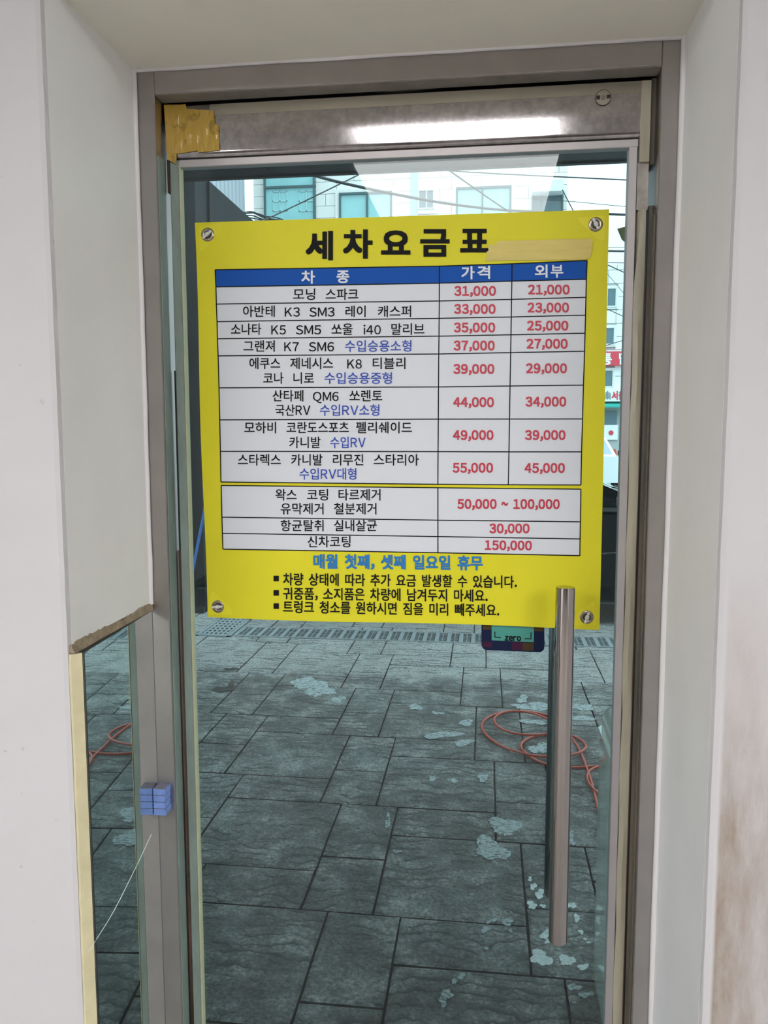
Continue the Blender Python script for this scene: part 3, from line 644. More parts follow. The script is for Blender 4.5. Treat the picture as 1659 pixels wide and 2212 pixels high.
ya = [629, 668, 708, 747, 797.5, 869, 940, 1010.5]; yb = [626, 665, 704, 743, 796, 868, 940, 1011]
for i in range(8):
    ca, cb = 1026.5 - i * .7, 1185.5 - i * 1.3; w = 44 - i * .2
    text(p1[i], ca - w, ca + w, ya[i], ya[i], 26.5, M_REDP, .030, mid=.36); text(p2[i], cb - w, cb + w, yb[i], yb[i], 26.5, M_REDP, .030, mid=.36)
text('50,000 ~ 100,000', 989, 1208, 1088.5, 1089, 26.5, M_REDP, .030, mid=.36)
text('30,000', 1058, 1143, 1141.5, 1141.5, 26, M_REDP, .030, mid=.36); text('150,000', 1048, 1148, 1177.5, 1178.5, 26, M_REDP, .030, mid=.36)
text('매월 첫째, 셋째 일요일 휴무', 678, 1042, 1213.5, 1217.5, 33, M_CYANT, .032)
for y0, y1, s, xr in ((1252, 1258, '차량 상태에 따라 추가 요금 발생할 수 있습니다.', 1116), (1283, 1288, '귀중품, 소지품은 차량에 남겨두지 마세요.', 1053), (1311.5, 1319.5, '트렁크 청소를 원하시면 짐을 미리 빼주세요.', 1078)):
    text(s, 612, xr, y0, y1, 29, M_INK, .016)
    bm = bmesh.new(); quad_grid(bm, ((591, y0 - 8.5), (602.5, y0 - 8.5), (602.5, y0 + 3.5), (591, y0 + 3.5)), 3, 1, 1); fin('bullet_mark', bm, M_INK, pb)
# corner reinforcement patches, eyelets and nylon ties
def poly_px(name, pts, lay, m, parent, th=.0003):
    bm = bmesh.new(); f = bm.faces.new([bm.verts.new(pp(*p, lay)) for p in pts]); bmesh.ops.triangulate(bm, faces=[f])
    r = bmesh.ops.extrude_face_region(bm, geom=bm.faces[:])
    for v in [g for g in r['geom'] if isinstance(g, bmesh.types.BMVert)]: v.co.y += th
    return fin(name, bm, m, parent)
poly_px('corner_patch', [(428, 490), (480, 482), (481, 490), (476, 500), (440, 542), (434, 544), (432, 538)], .9, M_YEL2, pb)
poly_px('corner_patch', [(1250, 470), (1306, 466), (1308, 474), (1306, 516), (1298, 521), (1290, 518), (1251, 480)], .9, M_YEL2, pb)
poly_px('corner_patch', [(456, 1279), (460, 1277), (500, 1315), (500, 1328), (452, 1328), (449, 1320)], .9, M_YEL2, pb)
poly_px('corner_patch', [(1232, 1350), (1236, 1336), (1276, 1299), (1284, 1300), (1288, 1350)], .9, M_YEL2, pb)
for px, py, ang in ((449, 507, 38), (1286.5, 485, -62), (471, 1310, 5), (1267.5, 1333, 72)):
    c = pp(px, py, 2); bm = bmesh.new()
    R, r_ = .0102, .0035; n, k = 32, 10; vs = []
    for i in range(n):
        a = i / n * math.tau
        vs.append([bm.verts.new((c.x + (R - .0012 + r_ * math.cos(j / k * math.tau) * .9) * math.cos(a), c.y - .0002 + .0013 * math.sin(j / k * math.tau), c.z + (R - .0012 + r_ * math.cos(j / k * math.tau) * .9) * math.sin(a))) for j in range(k)])
    for i in range(n):
        for j in range(k): bm.faces.new((vs[i][j], vs[(i + 1) % n][j], vs[(i + 1) % n][(j + 1) % k], vs[i][(j + 1) % k]))
    ey = fin('eyelet', bm, M_GROM, pb, True)
    bm = bmesh.new(); cyl(bm, (c.x, c.y - .0002, c.z), (c.x, c.y + .0005, c.z), .0076, 20); fin('eyelet_hole', bm, M_HOLE, ey)
    a = math.radians(ang); ax = Vector((math.cos(a), 0, math.sin(a)))
    bm = bmesh.new(); bx(bm, -.011, .010, -.0012, .0012, -.0022, .0022, .0008); bx(bm, -.0035, .0035, -.003, .001, -.0034, .0034, .001)
    bmesh.ops.transform(bm, matrix=Matrix.Translation((c.x, c.y - .003, c.z)) @ Matrix.Rotation(-a, 4, 'Y'), verts=bm.verts); fin('cable_tie', bm, M_TIE, ey)
# pale tape strip stuck beside the heading
random.seed(3)
pts = []
for k in range(9): pts.append((1075 + (1277 - 1075) * k / 8, 521 - 5 * k / 8 + random.uniform(-.8, .8)))
for k in range(1, 7): pts.append((1278 + (3 if k % 2 else -1) - (k > 4) * 3, 516 + k * 6.6))
for k in range(9): pts.append((1270 - (1270 - 1048) * k / 8, 561 + 2.5 * k / 8 + random.uniform(-.8, .8)))
for p in ((1052, 553), (1050, 546), (1056, 540), (1052, 532), (1062, 528), (1070, 529), (1074, 524)): pts.append(p)
tag(poly_px('tape_strip', pts, 4, M_MASK, pb), 'pale masking tape strip')
adopt(pb)

# navy payment sticker under the banner, on the inner glass face
YS = .0455
def sp_(px, py, k=0): v = at(px, py, YS); v.y = YS - k * .0004; return v
c = at(1108, 1375, YS)
st = tag(empty('payment_sticker', (c.x, YS, c.z)), 'navy checked payment sticker with teal centre on glass below banner', 'sticker')
def spoly(name, pts, k, m):
    bm = bmesh.new(); f = bm.faces.new([bm.verts.new(sp_(*p, k)) for p in pts]); r = bmesh.ops.extrude_face_region(bm, geom=bm.faces[:])
    for v in [g for g in r['geom'] if isinstance(g, bmesh.types.BMVert)]: v.co.y += .0003
    return fin(name, bm, m, st)
def rrect(x0, y0, x1, y1, r, sk=0):
    P = []
    for cx_, cy_, a0 in ((x1 - r, y0 + r, -90), (x1 - r, y1 - r, 0), (x0 + r, y1 - r, 90), (x0 + r, y0 + r, 180)):
        for i in range(7):
            a = math.radians(a0 + i * 15); X, Y_ = cx_ + r * math.cos(a), cy_ + r * math.sin(a); P.append((X, Y_ + (X - x0) * sk))
    return P
spoly('sticker_base', rrect(1040, 1270, 1176, 1404, 12, .04), 0, M_NAVY)
for x0, x1, y0, y1, m in ((1042, 1063, 1386, 1398, M_MAROON), (1106, 1129, 1387, 1404, M_MAROON), (1129, 1153, 1388, 1405, M_OLIVE), (1043, 1064, 1345, 1360, M_OLIVE), (1153, 1174, 1352, 1363, M_OLIVE)):
    spoly('check_print', [(x0, y0), (x1, y0 + .6), (x1, y1 + .6), (x0, y1)], .8, m)
spoly('teal_field', [(1062, 1290), (1154, 1293), (1153, 1387), (1062, 1383)], 1.2, M_TEAL)
text('zero', 1091, 1125, 1378.5, 1379.5, 17, M_INK, .04, mid=.27, parent=st, conv=lambda a, b: sp_(a, b, 2))
text('I D T', 1098, 1122, 1346, 1347, 14, M_INK, .03, mid=.36, parent=st, conv=lambda a, b: sp_(a, b, 2))
for pts in ([(1068, 1364), (1070, 1364), (1070, 1375), (1082, 1376), (1082, 1378), (1068, 1377)], [(1146, 1366), (1148, 1366), (1148, 1381), (1133, 1380.5), (1133, 1378.5), (1146, 1379)]):
    spoly('bracket_print', pts, 2, M_INK)
adopt(st)
# paper scrap caught at the stile
ps = tag(fin('paper_scrap', (lambda b: (b.faces.new([b.verts.new(at(x, y, .0595 + dy)) for x, y, dy in ((1333, 494, .006), (1358, 488, 0), (1358, 530, 0), (1343, 518, .003))]), bmesh.ops.solidify(b, geom=b.faces[:], thickness=.0005), b)[2])(bmesh.new()), M_CARD), 'small torn buff paper scrap stuck outside the glass by right stile', 'paper')

# ================================================================ ground outside
ground = struct(box('ground', (-9, 9, .12, 60, -.5, GZ - .028), M_ROAD))
struct(box('wall_outside', (-3, -.66, .12, .135, -.2, 3.2), M_EXTW)); struct(box('wall_outside', (.34, 3, .12, .135, -.2, 3.2), M_EXTW))
struct(box('wall_outside', (-.66, .34, .12, .135, 2.2, 3.2), M_EXTW))
bed = box('joint_bed', (-4.2, 3.0, .13, 5.76, GZ - .035, GZ - .024), M_JOINT, ground)
base_t = [(-1.18, -.64, 1.48, 2.0465), (-1.08, -.64, 1.226, 1.48), (-.64, -.38, 1.59, 2.0465), (-.64, -.38, 1.226, 1.59)]
VA, VB = (-.1005, .8205), (-.80, .255)
holes = [(-2.10, 3.0, 4.905, 5.235), (-2.40, -2.09, 4.875, 5.50)]
def subtract(r, h):
    x0, x1, y0, y1 = r; a, b, c_, d_ = h
    if x1 <= a or x0 >= b or y1 <= c_ or y0 >= d_: return [r]
    out = []
    if y0 < c_: out.append((x0, x1, y0, c_))
    if y1 > d_: out.append((x0, x1, d_, y1))
    yy0, yy1 = max(y0, c_), min(y1, d_)
    if x0 < a: out.append((x0, a, yy0, yy1))
    if x1 > b: out.append((b, x1, yy0, yy1))
    return out
def slab_mesh(w, h, seed):
    rnd = random.Random(seed); g = .0044; bm = bmesh.new(); P = []
    n = 4
    cs = [(g, g), (w - g, g), (w - g, h - g), (g, h - g)]
    for i in range(4):
        a, b = cs[i], cs[(i + 1) % 4]
        for k in range(n):
            t = k / n; P.append((a[0] + (b[0] - a[0]) * t + rnd.uniform(-.0016, .0016), a[1] + (b[1] - a[1]) * t + rnd.uniform(-.0016, .0016)))
    cx_, cy_ = w / 2, h / 2
    top = [bm.verts.new((p[0] + (cx_ - p[0]) * .010 / (w / 2), p[1] + (cy_ - p[1]) * .010 / (h / 2), 0)) for p in P]
    mid = [bm.verts.new((p[0], p[1], -.004)) for p in P]; lo = [bm.verts.new((p[0], p[1], -.03)) for p in P]
    bm.faces.new(top)
    for A, B in ((top, mid), (mid, lo)):
        for i in range(len(P)):
            j = (i + 1) % len(P); bm.faces.new((A[i], B[i], B[j], A[j])).material_index = 1 if A is mid else 0
    bmesh.ops.recalc_face_normals(bm, faces=bm.faces)
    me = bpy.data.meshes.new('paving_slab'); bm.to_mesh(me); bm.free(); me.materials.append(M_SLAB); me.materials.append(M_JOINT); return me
std = [slab_mesh(b[1] - b[0], b[3] - b[2], i) for i, b in enumerate(base_t)]
cnt = 0
for i in range(-6, 9):
    for j in range(-8, 9):
        ox, oy = VA[0] * i + VB[0] * j, VA[1] * i + VB[1] * j
        for k, b in enumerate(base_t):
            r = (b[0] + ox, b[1] + ox, b[2] + oy, b[3] + oy)
            if r[1] > 2.6 or r[0] < -4.1 or r[3] < .2 or r[2] > 5.74: continue
            rs = [r]
            for h in holes + [(-20, 20, 5.76, 30), (-20, 20, -9, .14)]: rs = [q for s_ in rs for q in subtract(s_, h)]
            for q in rs:
                w, hh = q[1] - q[0], q[3] - q[2]
                if w < .03 or hh < .03: continue
                me = std[k] if q == r else slab_mesh(w, hh, cnt)
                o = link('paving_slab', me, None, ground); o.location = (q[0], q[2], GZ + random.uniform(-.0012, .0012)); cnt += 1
# paint splashes and damp stains
def splash(px, py, wpx, hpx, m, seed, name='paint_splash', spikes=22, z=.0006):
    rnd = random.Random(seed); P = []
    for i in range(spikes * 2):
        a = i / (spikes * 2) * math.tau; rr_ = .95 + .22 * math.sin(2 * a + seed) + .16 * math.sin(3 * a + seed * 1.7) + .10 * math.sin(5 * a + seed * 2.3) + rnd.uniform(-.10, .10)
        P.append(gr(px + wpx / 2 * rr_ * math.cos(a), py + hpx / 2 * rr_ * math.sin(a)))
    bm = bmesh.new(); f = bm.faces.new([bm.verts.new((p.x, p.y, GZ + .0014 + z + seed * .00002)) for p in P]); r = bmesh.ops.extrude_face_region(bm, geom=[f])
    for v in [g for g in r['geom'] if isinstance(g, bmesh.types.BMVert)]: v.co.z -= .002
    bmesh.ops.triangulate(bm, faces=[f_ for f_ in bm.faces if len(f_.verts) > 4])
    return fin(name, bm, m, ground)
for i, (px, py, w, h) in enumerate(((1168, 2070, 44, 34), (1224, 2075, 30, 28), (1259, 2090, 20, 16), (1178, 2020, 20, 20), (1183, 2035, 14, 8), (1246, 1984, 15, 15), (1255, 2014, 12, 9), (1263, 2029, 7, 5), (1271, 2037, 8, 5),
        (1152, 1916, 13, 16), (1166, 1932, 20, 20), (1145, 1900, 10, 9), (1149, 1956, 22, 16), (1173, 1958, 12, 8), (1235, 1957, 18, 14), (1062, 1988, 20, 16), (1050, 2008, 24, 14), (1096, 1992, 30, 14), (1103, 2011, 10, 8),
        (1060, 1836, 54, 40), (1090, 1785, 46, 36), (1233, 1810, 9, 28), (1240, 1822, 6, 8), (934, 1683, 15, 9), (1043, 1680, 22, 12), (978, 1687, 18, 8),
        (668, 1477, 58, 22), (690, 1494, 46, 18), (731, 1511, 24, 11), (1128, 1511, 22, 12), (1166, 1527, 50, 12), (1130, 1527, 40, 8), (1255, 1528, 44, 12), (1250, 1552, 50, 10), (955, 1588, 60, 12), (1000, 1605, 36, 10), (1006, 1562, 30, 9), (898, 1528, 26, 9), (945, 1541, 20, 5), (1162, 1560, 56, 10), (1165, 1617, 30, 20),
        (998, 2110, 14, 10), (982, 2121, 12, 8), (957, 2163, 15, 18), (966, 2148, 20, 14), (1240, 2134, 22, 12), (1266, 2150, 24, 12), (1242, 2165, 7, 6), (838, 1775, 10, 22), (858, 1840, 20, 4), (1050, 2050, 10, 6),
        (235, 1815, 60, 30))):
    if px > 300: splash(px, py, w * (1.0 if i < 19 else 1.25), h * (1.0 if i < 19 else 1.3), M_SPLASH if i < 15 else M_SPLASHW, i)
splash(482, 1490, 44, 13, M_OIL, 90, 'damp_stain'); splash(500, 1478, 16, 12, M_OIL, 92, 'damp_stain'); splash(500, 1446, 30, 6, M_OIL, 91, 'damp_stain')

# ---- linear drain with herringbone grates
dr = tag(empty('channel_drain', (-.4, 5.07, GZ)), 'grey cast-iron channel drain with herringbone grates crossing the paving', 'drain')
box('drain_channel', (-2.09, 2.9, 4.91, 5.23, GZ - .0235, GZ - .0225), M_PIT, dr)
bm = bmesh.new(); bx(bm, -2.09, 2.9, 4.908, 4.922, GZ - .02, GZ + .001); bx(bm, -2.09, 2.9, 5.218, 5.232, GZ - .02, GZ + .001); fin('drain_frame', bm, M_GRATE, dr)
bm = bmesh.new(); cw = .099; ng = 5
for k in range(ng):
    x = k * cw
    bx(bm, x + .002, x + .036, -.142, .142, -.012, 0, .002)          # solid band
    bx(bm, x + .064, x + .069, -.142, .142, -.012, -.001)            # spine
    for q in range(-3, 4):
        yy = q * .040
        for s in (-1, 1):
            p = [(x + .0665, yy - .004), (x + .0665, yy + .005), (x + .0665 + s * .029, yy + .022), (x + .0665 + s * .029, yy + .011)]
            if s < 0: p = p[::-1]
            prism(bm, p, -.0045, -.0015)
bx(bm, 0, ng * cw - .003, .138, .146, -.012, 0); bx(bm, 0, ng * cw - .003, -.146, -.138, -.012, 0)
bmesh.ops.recalc_face_normals(bm, faces=bm.faces); gme = bpy.data.meshes.new('drain_grate'); bm.to_mesh(gme); bm.free(); gme.materials.append(M_GRATE)
for k in range(10):
    o = link('drain_grate', gme, None, dr); o.location = (-2.085 + k * ng * cw, 5.07, GZ + .001)
adopt(dr)
pt = tag(empty('drain_cover', (-2.24, 5.19, GZ)), 'square cast-iron catch basin cover with rows of slots left of the channel', 'drain')
box('basin_pit', (-2.395, -2.095, 4.88, 5.495, GZ - .0235, GZ - .0225), M_PIT, pt)
bm = bmesh.new()
for y0, y1 in ((4.88, 4.90), (5.475, 5.495)): bx(bm, -2.395, -2.095, y0, y1, GZ - .018, GZ + .002)
for x0, x1 in ((-2.395, -2.365), (-2.125, -2.095)): bx(bm, x0, x1, 4.88, 5.495, GZ - .018, GZ + .002)
fin('basin_frame', bm, M_GRATE, pt)
for r_ in range(7):
    y = 4.92 + r_ * .082; bm = bmesh.new(); bx(bm, -2.362, -2.128, y, y + .028, GZ - .006, GZ + .002, .002)
    for q in range(6): bx(bm, -2.357 + q * .04, -2.336 + q * .04, y + .03, y + .084, GZ - .006, GZ - .001, .002)
    fin('basin_bar', bm, M_GRATE, pt)
adopt(pt)

# ---- orange hose
HP = [(1320, 1661), (1290, 1658), (1262, 1660.5), (1232, 1661.5), (1200, 1659), (1177, 1653.5), (1158, 1646), (1133, 1629), (1124, 1617), (1128, 1606), (1140, 1598), (1158, 1592.5), (1180, 1588.5), (1210, 1588), (1236, 1592), (1256, 1601), (1266, 1613), (1266, 1622), (1256, 1631), (1236, 1637), (1210, 1641), (1180, 1641.5), (1150, 1639.5), (1120, 1631), (1090, 1619), (1060, 1601), (1044, 1584), (1039, 1570), (1046, 1558), (1064, 1547), (1090, 1540), (1120, 1538), (1150, 1541), (1180, 1547), (1206, 1556), (1218, 1567), (1216, 1580), (1196, 1589), (1168, 1594), (1130, 1594), (1098, 1588), (1076, 1577), (1066, 1564), (1070, 1553), (1084, 1545), (1106, 1541.5), (1134, 1543), (1166, 1551), (1196, 1566), (1220, 1583), (1238, 1600), (1250, 1619), (1260, 1642), (1268, 1664), (1277, 1690), (1285, 1720), (1292, 1752), (1300, 1785), (1318, 1815)]
random.seed(5)
pts = []
for i, p in enumerate(HP):
    v = gr(*p); pts.append((v.x, v.y, GZ + .0082 + (.009 if (i in range(17, 24) or i in range(36, 50)) else 0)))
tag(tube('garden_hose', pts, .0068, M_HOSE, res=5), 'coiled orange hose lying on the grey paving behind the handle', 'hose')
pts = [(*gr(*p)[:2], GZ + .0065 + k * .001) for k, p in enumerate(((1330, 1652), (1310, 1655), (1292, 1659.5), (1279, 1664), (1270, 1673), (1267, 1684), (1272, 1698), (1281, 1710), (1291, 1719), (1304, 1730), (1325, 1740)))]
tag(tube('garden_hose', pts, .0060, M_HOSE, res=5), 'loose end of orange hose crossing beside the mint bin', 'hose')

# ---- mint plastic bin right outside the door
BX0, BX1, BY0, BY1, BZ = .352, .80, .42, 1.02, at(1302, 1512, 1.0).z
bn = tag(empty('plastic_bin', ((BX0 + BX1) / 2, (BY0 + BY1) / 2, GZ)), 'pale mint plastic bin with rounded lid standing outside at right', 'bin')
def rbox(name, x0, x1, y0, y1, z0, z1, rv, m, parent, taper=0, rt=0):
    bm = bmesh.new(); P = []
    for cx_, cy_, a0 in ((x1 - rv, y1 - rv, 0), (x0 + rv, y1 - rv, 90), (x0 + rv, y0 + rv, 180), (x1 - rv, y0 + rv, 270)):
        for i in range(7): a = math.radians(a0 + i * 15); P.append((cx_ + rv * math.cos(a), cy_ + rv * math.sin(a)))
    cx_, cy_ = (x0 + x1) / 2, (y0 + y1) / 2
    lv = [(z0, 1 - taper), (z1 - rt, 1)]
    if rt:
        for i in range(1, 6): a = math.radians(i * 18); lv.append((z1 - rt + rt * math.sin(a), 1 - (1 - math.cos(a)) * rt / ((x1 - x0) / 2)))
    R = [[bm.verts.new((cx_ + (p[0] - cx_) * s, cy_ + (p[1] - cy_) * s, z)) for p in P] for z, s in lv]
    for A, B in zip(R[:-1], R[1:]):
        for i in range(len(P)): j = (i + 1) % len(P); bm.faces.new((A[i], A[j], B[j], B[i]))
    bm.faces.new(R[0]); bm.faces.new(R[-1]); return fin(name, bm, m, parent, True)
rbox('bin_body', BX0, BX1, BY0, BY1, GZ, BZ - .10, .03, M_BIN, bn, .0)
rbox('bin_rim', BX0 - .004, BX1 + .004, BY0 - .004, BY1 + .004, BZ - .10, BZ - .085, .032, M_BIN, bn)
rbox('bin_lid', BX0 + .002, BX1 - .002, BY0 + .002, BY1 - .002, BZ - .085, BZ, .05, M_BIN, bn, 0, .05)
adopt(bn)

# ================================================================ canopy and dark wall
can = struct(empty('canopy', (0, 2, 3.2)))
CE = 3.95; CZ = at(1000, 366, CE).z
box('canopy_slab', (-7, 4, .14, CE - .02, CZ + .01, CZ + .4), M_SOFFIT, can)
box('canopy_fascia', (-7, 4, CE - .02, CE + .02, CZ, CZ + .4), M_SOFFIT, can)
x = -5.0; k = 0
while x < 4.0:
    for y0, y1 in ((.2, 1.4), (1.4, 2.6), (2.6, 3.8)):
        box('soffit_panel', (x + .006, x + 1.194, y0 + .006, y1 - .006, CZ - .012, CZ + .009), M_SOFFIT, can)
    x += 1.2
adopt(can)
struct(box('wall_dark', (-8, -2.62, 5.79, 6.1, GZ, 3.83), M_DARKWALL))
struct(box('wall_dark', (-2.75, -2.60, 6.1, 10.5, GZ, 3.83), M_DARKWALL))
struct(box('wall_dark', (-2.95, -2.60, 5.70, 5.79, GZ, 3.83), M_DARKWALL))
struct(box('baseboard_outside', (-8, -2.60, 5.66, 5.70, GZ, GZ + .06), M_BLACK))
bm = bmesh.new(); p = at(437, 1145, 5.62); q = gr(415, 1326); cyl(bm, (q.x, 5.42, GZ), (p.x + .02, 5.68, p.z + .25), .013, 12); tag(fin('blue_pole', bm, M_BLUEPOLE, None, True), 'thin blue pole leaning against the dark wall left of the banner', 'pole')

# ================================================================ black car beyond the drain
car = tag(empty('black_car', (.6, 6.5, GZ)), 'glossy black car parked side-on beyond the drain, mostly behind the banner', 'car')
CY0, CY1 = 5.62, 7.4
def loft_y(name, prof, y0, y1, inset_top, m, parent, zt, zb):
    # side profile in x,z lofted across y, leaning in towards the top
    bm = bmesh.new(); R = []
    for t, s in ((0, 1), (.08, 0), (.92, 0), (1, 1)):
        row = []
        for x, z in prof:
            f = max(0, (z - zb) / (zt - zb)); yy = y0 + (y1 - y0) * t
            ins = inset_top * f if t < .5 else -inset_top * f
            if t in (0, 1): row.append(bm.verts.new((x, yy + ins, z)))
            else: row.append(bm.verts.new((x, yy + ins, z + .02 * f)))
        R.append(row)
    for A, B in zip(R[:-1], R[1:]):
        for i in range(len(prof)): j = (i + 1) % len(prof); bm.faces.new((A[i], A[j], B[j], B[i]))
    bm.faces.new(R[0]); bm.faces.new(R[-1])
    return fin(name, bm, m, parent)
g = GZ
body = [(-1.75, g + .25), (-1.80, g + .55), (-1.75, g + .95), (-1.55, g + 1.02), (1.35, g + .99), (2.35, g + .86), (2.62, g + .70), (2.66, g + .30), (2.5, g + .2), (-1.6, g + .2)]
loft_y('car_body', body, CY0, CY1, .05, M_CARBLK, car, g + 1.0, g + .2)
loft_y('car_cabin', [(-1.70, g + 1.0), (-1.35, g + 1.34), (-.9, g + 1.42), (.1, g + 1.44), (.55, g + 1.40), (1.62, g + .97)], CY0 + .03, CY1 - .03, .16, M_CARBLK, car, g + 1.44, g + 1.0)
def side_glass(pts):
    for s, y in ((1, CY0 + .03), (-1, CY1 - .03)):
        bm = bmesh.new(); v = [bm.verts.new((x, y + s * (.16 * (z - 1.0) / .44 - .006), g + z)) for x, z in pts]; f = bm.faces.new(v)
        fin('side_window', bm, M_CARGLS, car)
side_glass([(-1.45, 1.04), (-1.2, 1.30), (-.45, 1.37), (-.45, 1.04)]); side_glass([(-.38, 1.04), (-.38, 1.37), (.42, 1.36), (1.22, 1.06), (1.2, 1.04)])
bm = bmesh.new(); v = [bm.verts.new(p) for p in ((.60, CY0 + .20, g + 1.405), (1.66, CY0 + .10, g + .985), (1.66, CY1 - .10, g + .985), (.60, CY1 - .20, g + 1.405))]; bm.faces.new(v); fin('windscreen', bm, M_CARGLS, car)
tag(box('belt_trim', (-1.6, 1.7, CY0 + .022, CY0 + .05, g + 1.000, g + 1.035), M_CHROME, car), 'bright trim under the windows')
bm = bmesh.new(); cyl(bm, (-.2, CY0 - .002, g + .52), (1.9, CY0 - .002, g + .72), .006, 8); fin('body_crease', bm, M_CHROME, car)
for x in (-1.05, 1.75):
    for y0, y1 in ((CY0 - .01, CY0 + .2), (CY1 - .2, CY1 + .01)):
        bm = bmesh.new(); cyl(bm, (x, y0, g + .315), (x, y1, g + .315), .315, 28, .02); w = fin('wheel', bm, M_TYRE, car, False)
        bm = bmesh.new(); cyl(bm, (x, y0 - .006 if y0 < 6 else y1 + .006, g + .315), (x, (y0 + y1) / 2, g + .315), .2, 20); fin('wheel_rim', bm, M_CHROME, w)
for k in range(2):
    bm = bmesh.new(); cyl(bm, (1.60, CY0 + .35 + k * .7, g + 1.01), (1.32, CY0 + .75 + k * .7, g + 1.13), .008, 8); fin('wiper', bm, M_BLACK, car)
bm = bmesh.new(); bx(bm, 1.1, 1.28, CY0 - .12, CY0 + .03, g + 1.04, g + 1.15, .02); fin('wing_mirror', bm, M_CARBLK, car)
adopt(car)
# far white car
def far_car(name, x, y, label):
    c_ = tag(empty(name, (x, y, GZ)), label, 'car'); g = GZ
    bm = bmesh.new(); prism(bm, [(x - .85, g + .2), (x - .87, g + .75), (x - .82, g + .95), (x + .82, g + .95), (x + .87, g + .75), (x + .85, g + .2)], y, y + 4.2, 'y'); fin('car_body', bm, M_CARWHT, c_)
    bm = bmesh.new(); lo = [(x - .8, y + .9), (x + .8, y + .9), (x + .8, y + 3.9), (x - .8, y + 3.9)]; hi = [(x - .58, y + 1.6), (x + .58, y + 1.6), (x + .58, y + 3.4), (x - .58, y + 3.4)]
    a = [bm.verts.new((*p, g + .95)) for p in lo]; b = [bm.verts.new((*p, g + 1.47)) for p in hi]
    bm.faces.new(b); bm.faces.new(a)
    for i in range(4): j = (i + 1) % 4; bm.faces.new((a[i], a[j], b[j], b[i]))
    fin('car_cabin', bm, M_CARWHT, c_)
    bm = bmesh.new(); bm.faces.new([bm.verts.new(p) for p in ((x - .70, y + .94, g + .98), (x + .70, y + .94, g + .98), (x + .53, y + 1.54, g + 1.43), (x - .53, y + 1.54, g + 1.43))])
    fin('windscreen', bm, mat('far_glass', (.30, .36, .42, 1), .15), c_)
    for s in (-1, 1):
        bm = bmesh.new(); bx(bm, x + s * .95 - .09, x + s * .95 + .09, y + 1.0, y + 1.1, g + .95, g + 1.1, .02); fin('wing_mirror', bm, M_BLACK, c_)
        bm = bmesh.new(); cyl(bm, (x + s * .85, y + .8, g + .31), (x + s * .68, y + .8, g + .31), .31, 18); fin('wheel', bm, M_TYRE, c_)
    adopt(c_); return c_
fx_ = at(1316, 950, 22).x
far_car('white_car', fx_ - .45, 22, 'white car facing the camera in the street beyond the black car')

# ================================================================ buildings across the street
def facade_window(parent, px0, py0, px1, py1, y, splits=(), hs=(), frame=M_WFRAME, pane=M_PANE, fw=.06, sur=None):
    a = at(px0, py0, y - .12); b = at(px1, py1, y - .12); x0, x1, z1, z0 = a.x, b.x, a.z, b.z
    bm = bmesh.new()
    for xs in [(x0, x0 + fw), (x1 - fw, x1)] + [(x0 + (x1 - x0) * s - fw / 2, x0 + (x1 - x0) * s + fw / 2) for s in splits]: bx(bm, xs[0], xs[1], y - .14, y - .02, z0, z1)
    for zs in [(z0, z0 + fw), (z1 - fw, z1)] + [(z1 - (z1 - z0) * s - fw / 2, z1 - (z1 - z0) * s + fw / 2) for s in hs]: bx(bm, x0, x1, y - .145, y - .02, zs[0], zs[1])
    w = fin('window', bm, frame, parent)
    box('pane', (x0 + fw * .5, x1 - fw * .5, y - .09, y - .07, z0 + fw * .5, z1 - fw * .5), pane, w)
    if sur:
        bm = bmesh.new(); t = .10
        for q in ((x0 - t, x0, z0 - t, z1 + t), (x1, x1 + t, z0 - t, z1 + t), (x0, x1, z1, z1 + t), (x0, x1, z0 - t, z0)): bx(bm, q[0], q[1], y - .10, y - .02, q[2], q[3])
        fin('surround', bm, sur, w)
    return (x0, x1, z0, z1)
FY = 20.0
fa = tag(empty('stone_building', (-2, FY, GZ)), 'pale stone-clad building with teal windows above the banner', 'building')
fxl, fxr = at(548, 420, FY).x, at(1226, 365, FY).x
box('building_core', (fxl, fxr, FY, FY + 9, GZ, 11.5), M_STONEJ, fa)
wins = []
wins.append(facade_window(fa, 569, 366, 681, 482, FY, (), (.33,), fw=.05))
wins.append(facade_window(fa, 732, 417, 847, 488, FY, (.53,), (), fw=.05, sur=M_STONE))
wins.append(facade_window(fa, 903, 410, 938, 451, FY, (.52,), (), frame=M_WFRAMEW, pane=M_PANED, fw=.03, sur=M_STONE))
wins.append(facade_window(fa, 985, 405, 1104, 484, FY, (.48,), (), fw=.05, sur=M_STONE))
wins.append(facade_window(fa, 1150, 413, 1216, 478, FY, (.3,), (), pane=M_PANED, fw=.04))
def bbox_px(a, b, c_, d_, y): p = at(a, b, y); q = at(c_, d_, y); return p.x, q.x, q.z, p.z
x0, x1, z0, z1 = bbox_px(1150, 392, 1217, 414, FY - .4); box('awning', (x0, x1, FY - .5, FY, z0, z1), M_SIGNWHT, fa)
x0, x1, z0, z1 = bbox_px(887, 300, 903, 520, FY - .1); box('downpipe', (x0, x1, FY - .12, FY, z0, z1), mat('blue_grey_pipe', (.38, .45, .5, 1), .6), fa)
